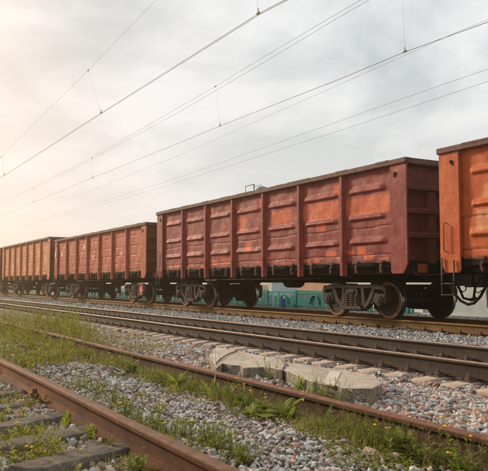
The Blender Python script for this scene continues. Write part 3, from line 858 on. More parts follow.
        b.tube([(-.2, e * 6.86, .46), (-.12, e * 6.95, .50)], .035, 8)
        b.build('air_hose', M['rubber'], car)
    # underframe: centre sill, cross bearers, slanted hatches' hinge line, long side sill
    b = MB()
    b.box(-.22, .22, -6.2, 6.2, .82, 1.22); b.box(-.33, .33, -6.2, 6.2, 1.14, 1.215)
    for y in posts + [-5.2, 5.2]:
        b.prism([(-1.45, 1.2), (-1.45, 1.08), (-.25, .88), (.25, .88), (1.45, 1.08), (1.45, 1.2)], y - .06, y + .06, lambda u, v, w: (u, w, v))
    b.box(-HW + .10, -HW + .20, -6.2, 6.2, 1.13, 1.235); b.box(HW - .20, HW - .10, -6.2, 6.2, 1.13, 1.235)
    for y in (-4.13, 4.66): b.box(-1.2, 1.2, y - .26, y + .26, .92, 1.2)
    o = b.build('underframe', M['under'], car, .01); recalc(o.data)
    # bottom hatches (closed) between the bearers with hooks
    hk = MB()
    hk.prism([(-.035, .05), (.035, .05), (.03, -.02), (.05, -.09), (.015, -.22), (-.02, -.20), (.0, -.10), (-.045, -.04)], -.03, .03, lambda u, v, w: (w, u, v))
    hk.box(-.05, .05, -.09, .09, .0, .045)
    hkm = hk.mesh('hatch_latch', M['hook']); recalc(hkm)
    hkb = MB(); hkb.box(-.04, .05, -.30, .30, -.06, .02); hkb.bar((-.045, -.28, .0), (-.045, -.12, -.05), .03, .03, (1, 0, 0)); hkb.bar((-.045, .28, .0), (-.045, .14, -.05), .03, .03, (1, 0, 0))
    hkbm = hkb.mesh('hatch_hinge', M['under'])
    hm = MB(); hm.box(-1.38, -.28, -.74, .74, 1.10, 1.15); hm.prism([(-1.42, 1.12), (-1.38, 1.0), (-.9, 1.0), (-.3, 1.10)], -.70, .70, lambda u, v, w: (u, w, v))
    hmm = hm.mesh('bottom_hatch', M['under']); recalc(hmm)
    for i in range(7):
        y0, y1 = edges[i], edges[i + 1]; yc_ = (y0 + y1) / 2
        for d in (-.42, .38): 
            h = link('hatch_latch', hkm, car, 0, (-HW + .085, yc_ + d + rng.uniform(-.03, .03), 1.235)); h.rotation_euler = (rng.uniform(-.1, .1), 0, rng.uniform(-.15, .15))
        link('hatch_hinge', hkbm, car, 0, (-HW + .08, yc_, 1.23))
        link('bottom_hatch', hmm, car, 0, (0, yc_, 0))
    # brake gear between the bogies
    b = MB(); b.lathe([(-.30, 0), (-.30, .10), (-.24, .20), (.3, .20), (.36, .1), (.36, 0)], 16, 'y', (-.55, -.9, .88)); b.build('brake_cylinder', M['under'], car)
    b = MB(); b.lathe([(-.55, 0), (-.52, .1), (-.42, .16), (.42, .16), (.52, .1), (.55, 0)], 16, 'y', (-.75, 1.2, .90)); b.build('air_reservoir', M['under'], car)
    b = MB()
    b.tube([(-.45, -.6, .86), (-.45, 3.4, .80)], .018, 6); b.tube([(-.35, -1.3, .84), (-.35, -3.4, .78)], .018, 6)
    b.tube([(-1.3, -3.2, .92), (-1.3, 3.2, .92)], .014, 6); b.bar((-.6, -.55, .86), (-.1, -.5, .86), .05, .02); b.bar((-1.32, 2.2, .90), (-1.32, 3.0, .90), .03, .05)
    b.build('brake_rigging', M['cast'], car)
    # wheel-set and bogies
    if handwheel:
        b = MB(); b.box(-HW - .012, -HW + .005, 6.12, 6.30, 2.15, 2.5); b.build('number_plate', M['white'], car)
    b1 = bogie(car, -4.13); bogie(car, 4.66)
    # step and grab iron at both near corners
    for e in (1,):
        b = MB(); ya, yb = e * 6.42, e * 6.12
        b.tube([(-HW - .02, ya, 1.28), (-HW - .03, ya, .58), (-HW - .03, yb, .58), (-HW - .02, yb, 1.24)], .017, 6)
        b.bar((-HW - .03, ya, .80), (-HW - .03, yb, .80), .05, .014); b.bar((-HW - .03, ya, .59), (-HW - .03, yb, .59), .07, .014)
        b.build('foot_step', M['yellow'] if e < 0 else M['grey_steel'], car)
        b = MB(); b.tube([(-HW + .01, e * 6.33, 1.95), (-HW - .05, e * 6.33, 1.93), (-HW - .05, e * 6.33, 1.42), (-HW + .01, e * 6.33, 1.40)], .011, 6)
        b.build('grab_iron', mat if e < 0 else M['grey_steel'], car)
    if handwheel:
        b = MB(); c = (-1.28, -5.35, .56)
        R_ = .17
        b.tube([(c[0], c[1] + math.cos(q) * R_, c[2] + math.sin(q) * R_ * 1.25) for q in np.linspace(0, 2 * PI, 25)], .024, 6)
        for k in range(4): b.bar(c, (c[0], c[1] + math.cos(k * PI / 2 + .4) * R_, c[2] + math.sin(k * PI / 2 + .4) * R_ * 1.25), .03, .03)
        b.lathe([(-.03, 0), (-.03, .13), (.02, .13), (.02, 0)], 12, 'x', c)
        b.build('hand_brake_wheel', M['red'], car)
    return car
_once = {}
def simple_once(k, c):
    if k not in _once: _once[k] = simple(k, c, None, 14, .7)
    return _once[k]

# panels are counted from the right-hand (near) end: index 0 is nearest the camera; patch = (panel, from, to, z0, z1), fractions run left of the near edge
A_PATCH = [(0, .05, 1.0, 2.33, 2.72), (0, .55, .72, 1.40, 1.62), (0, .38, .58, 1.30, 1.46), (0, .8, .98, 1.42, 1.55), (0, .10, .3, 1.28, 1.36),
           (1, .02, 1.0, 2.33, 2.74), (1, .40, .62, 2.05, 2.24), (1, .06, .22, 2.86, 3.10), (1, .18, .42, 1.42, 1.58), (1, .04, .16, 1.28, 1.44), (1, .8, .95, 1.28, 1.40), (1, .55, .7, 1.3, 1.4),
           (2, .25, .78, 2.36, 2.72), (2, .28, .55, 1.26, 1.36), (2, .84, .97, 1.36, 1.52), (3, .62, .90, 2.30, 2.72), (3, .42, .62, 1.66, 1.98), (3, .04, .18, 2.9, 3.12), (3, .84, .96, 2.92, 3.1), (3, .04, .16, 1.26, 1.44), (3, .55, .72, 1.26, 1.34),
           (4, .08, .45, 1.38, 1.56), (4, .60, .86, 1.36, 1.52), (4, .78, .88, 3.0, 3.14), (4, .3, .48, 1.27, 1.37), (4, .02, .1, 1.25, 1.45), (5, .55, .70, 1.32, 1.44), (5, .15, .3, 1.28, 1.38), (5, .75, .9, 1.28, 1.36), (6, .25, .5, 1.34, 1.48), (6, .6, .7, 1.3, 1.4)]
wagon(17.10, 3.38, M['maroon'], 'faded maroon open wagon with bright orange repaint patches, in the middle of the picture', 11, True, A_PATCH, 1)
car_b = wagon(17.10 - 13.87, 3.39, M['orange'], 'bright orange open wagon cut off by the right edge of the picture', 12, True, [(6, .1, .8, 1.75, 2.15), (6, .2, .7, 2.35, 2.6)], 1)
wagon(17.10 + 14.02, 3.11, M['salmon'], 'lower salmon orange open wagon with rows of boards, directly left of the maroon wagon', 13, False,
      [(1, .35, .5, 1.95, 2.12), (3, .5, .7, 1.9, 2.1), (6, .55, .75, 2.2, 2.45), (4, .3, .5, 2.4, 2.6)], 2, handwheel=True, endmat='end_shaded')
car_d = wagon(17.10 + 28.05, 3.36, M['tan'], 'sunlit rusty tan open wagon farthest left, fading into the haze', 14, False,
      [(0, .3, .6, 2.0, 2.3), (1, .2, .5, 2.3, 2.7), (1, .4, .6, 1.4, 1.8), (2, .3, .55, 2.4, 2.7), (3, .3, .6, 1.6, 1.85), (4, .4, .6, 2.0, 2.4), (5, .3, .6, 1.5, 2.1)], 2)

far_ = copy_tree(car_d); far_.location = (TRX, 17.10 + 41.95, Z1)
far_['label'] = 'last rusty wagon, of which only a sliver shows at the left edge of the picture'
hp = [on_x(x, y, 10.75) - car_b.location for x, y in [(449, 284.5), (452, 289), (455.5, 295), (461, 301), (468, 304.5), (474, 303), (480, 297), (484.5, 289), (488, 283), (491, 280)]]
b = MB(); b.tube(hp, .03, 8); b.build('hanging_hose', M['rubber'], car_b)
hp = [on_x(x, y, 10.9) - car_b.location for x, y in [(455, 282), (458, 288), (463, 292), (466, 290), (465, 282)]]
b = MB(); b.tube(hp, .012, 6); b.build('chain', M['under'], car_b)
hp = [on_x(x, y, 10.9) - car_b.location for x, y in [(476, 282), (474, 290), (478, 293), (484, 289), (486, 280)]]
b = MB(); b.tube(hp, .012, 6); b.build('chain', M['under'], car_b)

# ------------------------------------------------------------------ things beyond the train
# low teal picket fence and pale walls glimpsed under the wagons
def fence(y0, y1, X=16.3):
    t = empty('picket_fence', (X, (y0 + y1) / 2, 0)); tag(t, 'low teal picket fence with round arches seen under the wagons', 'fence')
    yc = (y0 + y1) / 2; n = int((y1 - y0) / 2.2)
    b = MB(); b.box(-.025, .025, y0 - yc, y1 - yc, .60, .66); b.box(-.025, .025, y0 - yc, y1 - yc, .10, .15); b.build('rail', M['teal'], t)
    pk = MB(); y = y0
    rr = random.Random(4)
    while y < y1:
        w = rr.uniform(.06, .16); pk.box(-.012, .012, y - yc, y - yc + w, .02, .60 + rr.uniform(-.2, .08)); y += w + rr.uniform(.02, .20)
    pk.build('picket', M['teal'], t)
    t.children[-1]['kind'] = 'stuff'
    for k in range(n):
        yy = y0 + (k + .5) * 2.2 - yc
        b = MB(); b.box(-.04, .04, yy - .9, yy - .83, 0, .72); b.build('fence_post', M['teal'], t)
        b = MB(); b.tube([(-.04, yy + math.cos(q) * .30, .18 + math.sin(q) * .36) for q in np.linspace(0, PI, 14)], .035, 6); b.build('arch', M['teal_pale'] if k % 3 == 1 else M['teal'], t)
    return t
fence(17.2, 62)
def wall(X, y0, y1, h, mat, label, th=.25, seam=2.4, z0=-.1):
    t = empty('wall', (X, (y0 + y1) / 2, 0)); tag(t, label, 'wall'); yc = (y0 + y1) / 2
    b = MB(); y = y0
    while y < y1:
        e = min(y + seam, y1); b.box(0, th, y - yc + .006, e - yc - .006, z0, h); y = e
    b.build('wall_panels', mat, t, .01)
    b = MB(); b.box(-.05, th + .05, y0 - yc, y1 - yc, h, h + .08); b.build('coping', mat, t, .01)
    b = MB(); b.box(-.14, -.02, y0 - yc, y1 - yc, -.02, .05); b.build('kerb', M['white'], t, .01)
    return t
wall(16.5, 6.5, 17.0, 1.9, M['pale_wall'], 'pale teal grey painted wall seen behind the orange wagon and its hanging hose')
wall(17.6, 17.2, 70, .62, M['teal_pale'], 'long low pale wall behind the teal picket fence')
wall(24, 31, 36.5, 2.1, M['tan_wall'], 'tan rendered wall glimpsed beneath the middle of the maroon wagon')
b = MB(); b.box(-.09, .09, -.10, .10, 0, .34); b.box(-.10, .10, -.11, .11, .34, .37); b.box(-.10, -.09, -.06, .06, .1, .28)
o = b.build('crate', M['blue'], None, .02); o.location = (16.0, 24.6, 0); tag(o, 'small blue crate standing by the teal fence under the maroon wagon', 'crate')
# leaning posts by the pale wall
for i, (ya, yb, lb) in enumerate([(13.75, 13.95, 'dark slanting post against the pale wall, left of the hanging hose'), (12.15, 12.0, 'dark slanting post against the pale wall, right of the hanging hose')]):
    b = MB(); b.prism([(-.16, 0), (.16, 0), (.05, .72), (-.05, .72)], -.05, .05, lambda u, v, w: (w, u + (yb - ya) * v, v))
    o = b.build('post', M['rubber'], None, .01); recalc(o.data); o.location = (16.1, ya, 0); tag(o, lb, 'post')
# green tank with its dome and railing peeking over the maroon wagon
P = on_x(262, 186.0, 17.0)
t = empty('storage_tank', (17.0, P.y, 0)); tag(t, 'green tank whose small dome and railing just show above the maroon wagon', 'tank')
zt = P.z
b = MB(); b.lathe([(-2.6, 0), (-2.55, .5), (-2.4, .78), (2.4, .78), (2.55, .5), (2.6, 0)], 28, 'y', (0, 0, zt - 1.0)); b.build('shell', M['green_tank'], t)
b = MB(); b.lathe([(-.5, .30), (-.16, .30), (-.07, .22), (-.02, .1), (-.01, 0)], 20, 'z', (0, 0, zt - .0)); b.build('dome', M['green_tank'], t)
for q in (-1.8, 1.8):
    b = MB(); b.box(-.7, .7, q - .15, q + .15, 0, zt - 1.4); b.build('support', M['pale_wall'], t)
b = MB(); pl, pr_ = on_x(245.6, 190, 17.0), on_x(254.4, 190, 17.0); zr = on_x(250, 185.3, 17.0).z
for yy in (pl.y - P.y, pr_.y - P.y, (pr_.y - P.y) + .05):
    b.tube([(0, yy, zt - .4), (0, yy, zr)], .016, 6)
b.tube([(0, pl.y - P.y, zr), (0, pr_.y - P.y, zr)], .02, 6); b.tube([(.4, pl.y - P.y, zr), (.4, pr_.y - P.y, zr)], .012, 6)
b.build('railing', M['grey_steel'], t)

# ------------------------------------------------------------------ overhead wires
def wire_pts(pix, X):
    pts = [on_x(x, y, X) for x, y in pix]
    a, c = pts[0], pts[1]; near = a + (a - c).normalized() * 4.0
    a, c = pts[-1], pts[-2]; d = (a - c).normalized(); far = a + d * 25.0
    return [near] + pts + [far]
def wire(b, pix, X, r): b.tube(wire_pts(pix, X), r, 6)
def catenary(name_label, X, contact, mess, drops, rc, rm, dbl=0.):
    t = empty('overhead_line', (X, 20, 6)); tag(t, name_label, 'overhead wire'); off = Vector((X, 20, 6))
    for k in range(2 if dbl else 1):
        b = MB(); b.tube([p - off + Vector((dbl * k, 0, 0)) for p in wire_pts(contact, X)], rc, 6); b.build('contact_wire', M['steel_wire'], t)
    for q in (mess if isinstance(mess[0], list) else [mess]):
        b = MB(); b.tube([p - off for p in wire_pts(q, X)], rm, 6); b.build('messenger_wire', M['steel_wire'], t)
    for a, c in drops:
        pa, pc = on_x(*a, X) - off, on_x(*c, X) - off
        b = MB(); mid = pa.lerp(pc, .5) + Vector((0, .02, 0)); b.tube([pa, mid, pc], .0017, 5); o = b.build('dropper', M['steel_wire'], t)
        b = MB(); b.bar(pc + Vector((0, -.05, .01)), pc + Vector((0, .05, .01)), .03, .035); b.bar(pa + Vector((0, -.04, 0)), pa + Vector((0, .04, 0)), .03, .04); b.bar(pc, pc + Vector((0, 0, .12)), .014, .014); b.build('clamp', M['clamp'], o)
catenary('double contact wire with its hangers and carrier over the middle track, at upper left', 6.81, [(285, 0), (258, 14), (101, 113), (0, 178)],
         [(156, 0), (88, 70.5), (0, 158)], [((88, 70.5), (101, 113)), ((252, -100), (258, 14)), ((1.5, 157), (4.2, 175))], .005, .0035, .04)
catenary('dark contact wire and its two thinner carrying wires above the freight train', 11.48, [(488, 22), (405, 52), (340, 79), (220, 126), (180, 142.6), (92.5, 178), (34, 202), (0, 217)],
         [[(361, 0), (340, 12), (258.7, 60), (215.4, 86.4), (180, 106.6), (92, 157.5), (0, 203.5)], [(369, 0), (340, 16.7), (268, 60), (180, 111.5), (92, 159.5), (0, 205.5)]],
         [((215.4, 86.4), (220, 126)), ((92, 158), (92.5, 178)), ((402, -30), (405, 52)), ((33, 188.5), (34, 202))], .0065, .0045)
for X, pix, r, lb in [(15.0, [(488, 19.7), (455, 33), (340, 84.3), (180, 155), (160, 163), (52.5, 205.6), (0, 227)], .004, 'faint single wire crossing the dark contact wire at upper right'),
                      (16.0, [(488, 69), (373, 109), (340, 121), (180, 177), (160, 183.6), (85, 206.5)], .0048, 'upper of the two faint parallel wires over the maroon wagon'),
                      (16.6, [(488, 81.5), (402, 110), (340, 130.5), (180, 181.5), (160, 188), (85, 209.5)], .0048, 'lower of the two faint parallel wires over the maroon wagon')]:
    b = MB(); wire(b, pix, X, r); o = b.build('overhead_wire', M['steel_wire']); tag(o, lb, 'overhead wire')

# ------------------------------------------------------------------ plants
class Leaves:
    """collects leaf quads fast; tint per vertex"""
    def __init__(s): s.v = []; s.f = []; s.t = []
    def leaf(s, base, dirv, length, width, tint, droop=.4, cup=.15, tip=.15, seg=4, up=Vector((0, 0, 1))):
        d = dirv.normalized(); side = d.cross(up)
        if side.length < .05: side = Vector((1, 0, 0))
        side.normalize(); p = Vector(base); o = len(s.v)
        for i in range(seg + 1):
            q = i / seg
            w = width * (math.sin(PI * min(1, q * .9 + .1)) ** .8 if i < seg else tip)
            s.v += [tuple(p - side * w / 2 + up * cup * w), tuple(p), tuple(p + side * w / 2 + up * cup * w)]
            s.t += [tint, tint * .8, tint]
            p = p + d * (length / seg); d = (d - up * droop / seg).normalized()
        for i in range(seg):
            a = o + i * 3
            s.f += [(a, a + 1, a + 4, a + 3), (a + 1, a + 2, a + 5, a + 4)]
    def blade(s, base, dirv, length, width, tint, droop):
        d = dirv.normalized(); side = Vector((-d.y, d.x, 0)); side = side.normalized() if side.length > .01 else Vector((1, 0, 0))
        a = random.uniform(0, PI); side = Vector((math.cos(a), math.sin(a), 0)); p = Vector(base); o = len(s.v); seg = 3
        for i in range(seg + 1):
            w = width * (1 - (i / seg) ** 1.5) + .0004
            s.v += [tuple(p - side * w / 2), tuple(p + side * w / 2)]; s.t += [tint, tint]
            p = p + d * (length / seg); d = (d + Vector((dirv.x, dirv.y, 0)) * droop * .5 - Vector((0, 0, droop * (i + 1) / seg * .8))).normalized()
        for i in range(seg): s.f.append((o + i * 2, o + i * 2 + 1, o + i * 2 + 3, o + i * 2 + 2))
    def build(s, name, mat, parent=None):
        V = np.array(s.v); Fc = np.array(s.f)
        return link(name, np_mesh(name, V, Fc, mat, 4, {'tint': np.clip(np.array(s.t), 0, 1)}), parent)
def rdir(el, az=None):
    az = random.uniform(0, 2 * PI) if az is None else az
    return Vector((math.cos(az) * math.cos(el), math.sin(az) * math.cos(el), math.sin(el)))
def gp(px, py, z=.02):
    P = on_z(px, py, z)
    if z < .05:            # keep roots off the rails
        for lo, hi, to in ((2.86, 3.3, 2.85), (1.43, 1.54, 1.41), (1.54, 1.67, 1.69)):
            if lo < P.x < hi: P = Vector((to, P.y * to / P.x, z)); break
    return (P.x, P.y, float(gz(np.array(P.x), np.array(P.y))))
def rosette(loc, L, n, label, mat='leaf', group=None, wid=.22, upright=.7, toothed=False):
    t = empty('leafy_weed', loc); tag(t, label, 'weed', group); lv = Leaves()
    for i in range(n):
        el = random.uniform(upright - .5, upright + .55); ln = L * 1.25 * random.uniform(.55, 1.1); az = random.uniform(0, 2 * PI); d = rdir(el, az)
        if toothed:      # pinnate: side lobes along a rib
            p = Vector((0, 0, 0)); dd = d.copy(); tn = random.random()
            for k in range(9):
                sd = dd.cross(Vector((0, 0, 1))).normalized(); w = ln * .34 * math.sin(PI * (k + 1.3) / 11)
                for q in (-1, 1): lv.leaf(p, (sd * q + dd * .7), w, w * .42, tn * .8 + .1, .2, .1, .1, 2)
                p = p + dd * ln / 9; dd = (dd - Vector((0, 0, .09))).normalized()
            lv.leaf((0, 0, 0), d, ln, .008, .9, .8, 0, .5, 5)
        else: lv.leaf((random.uniform(-.02, .02), random.uniform(-.02, .02), 0), d, ln, ln * wid * random.uniform(.7, 1.2), random.random(), random.uniform(.5, 1.2))
    lv.build('foliage', M[mat], t)
    return t
def stalks(loc, H, n, label, group=None, mat='leaf', flower=None, nf=.7, spread=.25, leafL=.05, leafW=.28, dens=9, lean=.25, stemmat='leaf', kind='flowering_weed', cat='weed'):
    t = empty(kind, loc); tag(t, label, cat, group); lv = Leaves(); st = MB(); heads = []
    for i in range(n):
        b0 = Vector((random.gauss(0, spread * .35), random.gauss(0, spread * .5), -.01)); h = H * random.uniform(.55, 1.08)
        d = rdir(random.uniform(1.1, 1.5)); d = (d + Vector((0, 0, .3))).normalized(); pts = [b0]
        for k in range(5):
            d = (d + Vector((random.gauss(0, lean * .3), random.gauss(0, lean * .3), 0))).normalized(); pts.append(pts[-1] + d * h / 5)
        st.tube(pts, [.0028, .0026, .0023, .002, .0017, .0012], 4, 0, tint=.5)
        for k in range(dens):
            q = random.uniform(.08, .97) * 5; i0 = min(4, int(q)); p = pts[i0].lerp(pts[i0 + 1], q - i0)
            ll = leafL * (1.25 - q / 7) * random.uniform(.6, 1.2)
            lv.leaf(p, rdir(random.uniform(.0, .9)), ll, ll * leafW, random.random(), .5, .1, .1, 3)
        if flower and random.random() < nf:
            heads.append(pts[-1])
            if random.random() < .5: heads.append(pts[-2] + Vector((random.uniform(-.03, .03), random.uniform(-.03, .03), .02)))
    st.build('stem', M[stemmat], t); lv.build('foliage', M[mat], t)
    for p in heads[:4]:
        b = MB(); R = random.uniform(.008, .013)
        b.lathe([(-.008, .001), (-.006, R * .5), (0, R), (.003, R * .7), (.005, .001)], 9, 'z', p); b.build('flower', M[flower], t)
    return t
random.seed(21)
# the leafy weeds along the far rail of the near track, left to right
rosette(gp(176, 381), .17, 22, 'pale green broad leaved weed in front of the rusty rail, with two big upright leaves', 'leaf', wid=.30)
rosette(gp(165, 374), .15, 16, 'dark leafy weed close to the rusty rail, left of the pale broad leaved weed', 'leaf', wid=.28, toothed=True)
rosette(gp(214, 389), .16, 16, 'upright broad leaved plant with tall tongue shaped leaves left of the concrete slab', 'leaf', wid=.26, upright=1.1)
rosette(gp(205, 393), .13, 20, 'low leafy weed at the foot of the tongue leaved plant', 'leaf')
rosette(gp(228, 396), .14, 22, 'low green weed in front of the rail below the rust cracked slab', 'leaf_dark')
rosette(gp(283, 401), .165, 13, 'large lobed leaf weed arching in front of the rail between the two slabs', 'leaf', toothed=True, upright=.85)
rosette(gp(266, 405), .12, 11, 'mid green lobed weed left of the large lobed weed', 'leaf', toothed=True)
rosette(gp(300, 400), .14, 20, 'dense fresh green weed right of the large lobed weed', 'leaf', wid=.16, upright=1.0)
rosette(gp(403, 446), .13, 12, 'lobed bright green weed leaning before the rail at lower right', 'leaf', toothed=True, upright=1.15)
rosette(gp(414, 449), .10, 14, 'darker lobed weed beside the bright lobed one at lower right', 'leaf_dark', toothed=True, upright=1.0)
rosette(gp(250, 418), .10, 22, 'small round mat of green leaves on the gravel below the lobed weeds', 'leaf', wid=.4, upright=.5)
stalks(gp(267, 388), .30, 7, 'tall thin pale green weed rising in front of the gap between the slabs', None, 'leaf', None, leafL=.05, dens=16, spread=.08)
stalks(gp(244, 399), .27, 9, 'thin weed with one yellow flower before the left concrete slab', None, 'leaf', 'petal', .5, .14)
stalks(gp(256, 404), .17, 10, 'bushy low weed with yellow flower under the left concrete slab', None, 'leaf', 'petal', .6, .16)
stalks(gp(235, 399), .17, 6, 'small reddish leaved weed in front of the rusty rail', None, 'leaf_red', None, spread=.08, dens=12)
stalks(gp(222, 362), .0, 0, 'x') if False else None
rosette(gp(207, 366, .1), .10, 16, 'little green weed at the left end of the rust cracked slab', 'leaf')
stalks(gp(318, 388, .1), .22, 2, 'single dry twig standing up in front of the right slab', None, 'dry', None, dens=5, spread=.02, stemmat='dry')
stalks(gp(360, 402, .1), .13, 6, 'small weed with yellow buds right behind the rail near the slab end', None, 'leaf', 'petal', .6, .1)
stalks(gp(458, 458), .36, 5, 'tall thin branching weed with yellow buds crossing the rail at lower right', None, 'leaf_bright', 'petal', .6, .10, dens=18, leafL=.035)
stalks(gp(436, 452), .26, 5, 'dry brown stalks standing by the rail at lower right', None, 'dry', None, dens=8, spread=.16, stemmat='dry')
stalks(gp(480, 466), .24, 4, 'brown branching stalk in the lower right corner', None, 'dry', None, dens=8, spread=.12, stemmat='dry')
# by the near rail
rosette(gp(88, 433), .055, 8, 'low leaves at the foot of the bright yellow green plant', 'leaf')
t = stalks(gp(88, 434), .15, 3, 'bright yellow green drooping plant against the rusty foreground rail', None, 'leaf_bright', None, spread=.02, leafL=.065, leafW=.5, dens=12, lean=.5, stemmat='leaf_bright')
rosette(gp(66, 415), .10, 5, 'two upright tongue leaves growing left of the bright yellow green plant', 'leaf_bright', wid=.3, upright=1.2)
stalks(gp(108, 440), .13, 4, 'thin yellow green weed right of the bright plant at the foreground rail', None, 'leaf', None, spread=.03, dens=12)
stalks(gp(139, 459), .15, 6, 'star leaved pale weed growing against the foreground rail near the bottom edge', None, 'leaf', None, spread=.07, leafL=.07, dens=12)
stalks(gp(126, 447), .12, 7, 'feathery grey green weed in front of the foreground rail', None, 'leaf_dark', None, spread=.07, leafL=.03, dens=16)
stalks(gp(162, 470), .09, 6, 'low weed cluster at the bottom edge below the foreground rail', None, 'leaf', None, spread=.10, leafL=.03, dens=12)
random.seed(5)
for k, (x, y) in enumerate([(118, 366), (133, 371), (149, 377), (190, 390), (198, 396), (240, 404), (292, 410), (309, 405), (322, 414), (336, 414), (352, 424), (368, 426), (384, 436), (399, 440), (430, 452), (447, 456), (470, 468)]):
    rosette(gp(x, y), random.uniform(.07, .13), 18, 'small leafy clump rooted in the strip of soil before the weed lined rail', 'leaf' if k % 3 else 'leaf_dark', 'leafy clumps before the weed lined rail', wid=random.uniform(.18, .34), upright=random.uniform(.6, 1.1), toothed=(k % 4 == 1))
random.seed(22)
# repeated thin weeds
def rep(spots, H, n, label, group, **k):
    for x, y in spots: stalks(gp(x, y), H * random.uniform(.8, 1.2), n, label, group, **k)
rep([(112, 404), (126, 416), (141, 424), (152, 428), (168, 433), (180, 438), (197, 440), (213, 446), (226, 452), (236, 458), (98, 396), (86, 390), (248, 464)], .16, 12,
    'thin weed with small yellow flowers growing along the inner side of the foreground rail', 'yellow flowered weeds inside the foreground rail', flower='petal', nf=.05, spread=.14, leafL=.035, dens=22)
rep([(100, 357), (112, 361), (122, 364), (133, 367), (144, 372), (155, 374), (88, 353), (192, 384)], .17, 9,
    'yellow green weed with yellow flowers in front of the weed lined rail, left half', 'yellow flowered weeds before the weed lined rail', flower='petal', nf=.09, spread=.2, leafL=.045, dens=22)
rep([(312, 408), (326, 412), (338, 418), (350, 424), (362, 428), (376, 433), (388, 438), (425, 452), (445, 460), (466, 468)], .20, 12,
    'tangled green weed in front of the rusty rail, right of the lobed weeds', 'tangled weeds before the rusty rail at right', flower='petal', nf=.05, spread=.16, leafL=.045, dens=16, leafW=.2)
rep([(6, 366), (20, 372), (32, 368), (10, 352), (26, 350), (40, 357), (52, 362), (66, 362), (74, 352), (60, 350), (42, 346), (24, 342), (8, 340)], .30, 20,
    'yellow green weed in the overgrown patch between the rusty rails at the left edge', 'weeds of the overgrown patch at left', mat='leaf_mid', flower='petal', nf=.04, spread=.4, leafL=.06, dens=22)
rep([(2, 330), (14, 331), (28, 333), (40, 335), (52, 336), (64, 340), (76, 344), (88, 346), (70, 334), (56, 331), (34, 328), (12, 325)], .48, 22,
    'tall weed of the overgrown patch behind the weed lined rail at left', 'tall weeds behind the rail at left', mat='leaf_mid', flower='petal', nf=.04, spread=.55, leafL=.07, dens=26)
rep([(60, 316 + 12), (72, 330)], .5, 8, 'tall bright yellow green weed rising to the middle track at left', 'tallest weeds at left', mat='leaf_bright', spread=.3, leafL=.08, dens=14)
rep([(6, 420), (16, 432), (10, 442), (24, 446), (30, 458), (44, 462), (14, 456), (52, 452), (36, 440), (58, 468), (20, 408), (34, 402), (8, 400)], .13, 9,
    'yellow green weed in the lower left corner among the dark sleepers', 'weeds in the lower left corner', mat='leaf_mid', flower='petal', nf=.05, spread=.2, leafL=.045, dens=20)

random.seed(31)
rep([(330, 405), (343, 412), (370, 424), (392, 432), (412, 441), (420, 447), (450, 458), (126, 358), (140, 362), (104, 352), (78, 346)], .20, 6,
    'dry brown grassy stalks standing among the weeds before the weed lined rail', 'dry stalks before the weed lined rail', mat='dry', spread=.16, leafL=.035, dens=9, leafW=.12, stemmat='dry')
rep([(116, 410), (146, 428), (176, 440), (206, 450), (160, 412), (190, 424), (140, 398), (228, 440)], .085, 9,
    'low grey green leafy weed scattered on the gravel inside the foreground rail', 'low leafy weeds inside the foreground rail', mat='leaf_mid', spread=.13, leafL=.035, dens=16, leafW=.42)
t = empty('dead_branch', gp(42, 357)); tag(t, 'reddish brown dead branch lying on the gravel between the rusty rails at left', 'branch')
b = MB(); q0 = Vector((-.0, -.9, .05)); random.seed(3)
for k in range(7):
    p = Vector((random.uniform(-.3, .3), random.uniform(-1.1, .9), .03)); pts = [p]; d = Vector((random.uniform(-.3, .3), random.choice((-1, 1)), random.uniform(.0, .4))).normalized()
    for i in range(6): d = (d + Vector((random.gauss(0, .25), random.gauss(0, .25), random.gauss(-.05, .2)))).normalized(); pts.append(pts[-1] + d * .09)
    b.tube(pts, [.011, .010, .009, .008, .006, .005, .003], 5)
b.build('twigs', M['rotten'], t); t.children[0]['kind'] = 'stuff'
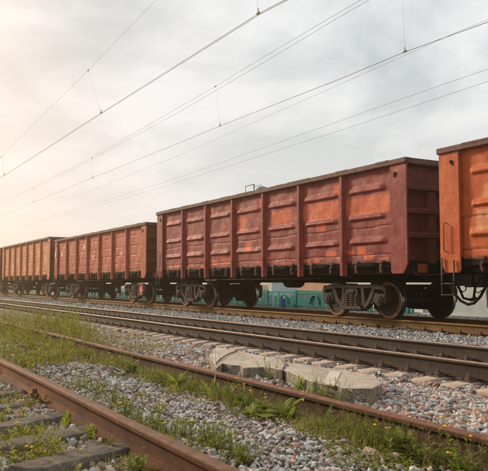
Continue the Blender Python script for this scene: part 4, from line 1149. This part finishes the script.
# grass, moss and small leaves nobody could count
def grass():
    lv = Leaves()
    def tuft(x, y, h, n, sp, w=.0035, dry=.5):
        z = float(gz(np.array(x), np.array(y)))
        for _ in range(n):
            lv.blade((x + random.gauss(0, sp), y + random.gauss(0, sp), z - .005), rdir(random.uniform(.8, 1.5)), h * random.uniform(.5, 1.15), w * random.uniform(.6, 1.3), random.betavariate(1.3, 2.2) * dry * 2, random.uniform(.2, .8))
    for _ in range(520):                       # along the far rail, in clumps
        y = random.uniform(3.2, 9.5); x = 2.98 - abs(random.gauss(0, .17))
        if math.sin(y * 4.1) + math.sin(y * 9.7 + 1) + math.sin(y * 1.9 + 2) < -.1 + random.gauss(0, .5): continue
        tuft(x, y, random.uniform(.07, .2), 13, .035)
    for _ in range(150):
        y = random.uniform(2.4, 7); tuft(1.64 + abs(random.gauss(0, .08)), y, random.uniform(.04, .11), 9, .03)
    for _ in range(110):
        y = random.uniform(3.2, 7.5); tuft(1.44 - abs(random.gauss(0, .12)), y, random.uniform(.04, .10), 9, .03)
    for _ in range(620):                       # lower left
        x, y = random.uniform(.7, 1.25), random.uniform(3.6, 6.8)
        if random.random() < .6 or x < 1.0: tuft(x, y, random.uniform(.04, .11), 10, .04)
    for _ in range(1100):                       # the overgrown patch
        y = random.uniform(7.0, 17); x = random.uniform(1.5, 4.4)
        if math.sin(y * 2.3 + x * 3) + math.sin(y * 5.1 - x * 4 + 1) + .7 * math.sin(x * 9 + y) < .15 + random.gauss(0, .35): continue
        if 2.98 < x < 3.14 or math.hypot(x - 2.9, (y - 12) / 2.4) > 1.8: continue
        tuft(x, y, random.uniform(.10, .30), 13, .06, .006)
    for _ in range(300):
        y = random.uniform(14, 34); x = random.uniform(2.6, 5.0); tuft(x, y, random.uniform(.1, .3), 10, .10, .011)
    for _ in range(80):
        y = random.uniform(3, 8); x = random.uniform(1.7, 2.8); tuft(x, y, random.uniform(.03, .09), 7, .03)
    o = lv.build('grass', M['grass']); tag(o, 'yellow green grass growing along the rusty rails and over the ground at left', 'grass', kind='stuff')
    # moss and clover: tiny leaves close to the ground
    lv = Leaves()
    def mat_(x, y, r, n, h=.02):
        for _ in range(n):
            a, q = random.uniform(0, 2 * PI), math.sqrt(random.random()) * r; xx, yy = x + math.cos(a) * q, y + math.sin(a) * q
            z = float(gz(np.array(xx), np.array(yy))); lv.leaf((xx, yy, z + random.uniform(.008, h + .018)), rdir(random.uniform(-.2, .7)), random.uniform(.010, .022), random.uniform(.008, .014), random.random(), .3, .1, .2, 2)
    for px, py, r, n in [(335, 440, .16, 420), (360, 462, .2, 520), (385, 466, .16, 380), (318, 425, .15, 350), (300, 416, .16, 350), (345, 452, .12, 220), (310, 436, .1, 160), (265, 420, .14, 300), (240, 408, .13, 260), (215, 400, .12, 220), (420, 462, .2, 400), (405, 458, .15, 300),
                         (10, 455, .22, 600), (30, 465, .2, 500), (20, 440, .2, 450), (45, 430, .14, 240), (62, 462, .15, 260), (5, 430, .2, 400), (120, 462, .12, 220), (150, 468, .12, 200), (100, 400, .2, 300), (80, 388, .25, 300), (190, 392, .14, 220), (160, 386, .14, 220), (60, 376, .4, 500), (20, 362, .5, 700), (40, 352, .6, 700)]:
        x, y, _ = gp(px, py); mat_(x, y, r, n)
    o = lv.build('moss', M['moss']); tag(o, 'olive green moss and tiny leaves spread over the gravel of the near track', 'moss', kind='stuff')
grass()

# ------------------------------------------------------------------ haze: warm volume added for the glow at left
hb = MB(); hb.box(-495, 495, -495, 495, -1.2, 11.0)
m = new_mat('haze_air'); t = NT(m)
pv = t.node('ShaderNodeVolumePrincipled'); pv.inputs['Color'].default_value = (1.0, .78, .52, 1); pv.inputs['Density'].default_value = HAZE
pv.inputs['Anisotropy'].default_value = .80
oo = t.node('ShaderNodeOutputMaterial'); t.l.new(pv.outputs[0], oo.inputs['Volume'])
o = hb.build('haze', m); recalc(o.data); tag(o, 'thin warm haze added over the tracks for the glow at left', 'haze', kind='stuff')
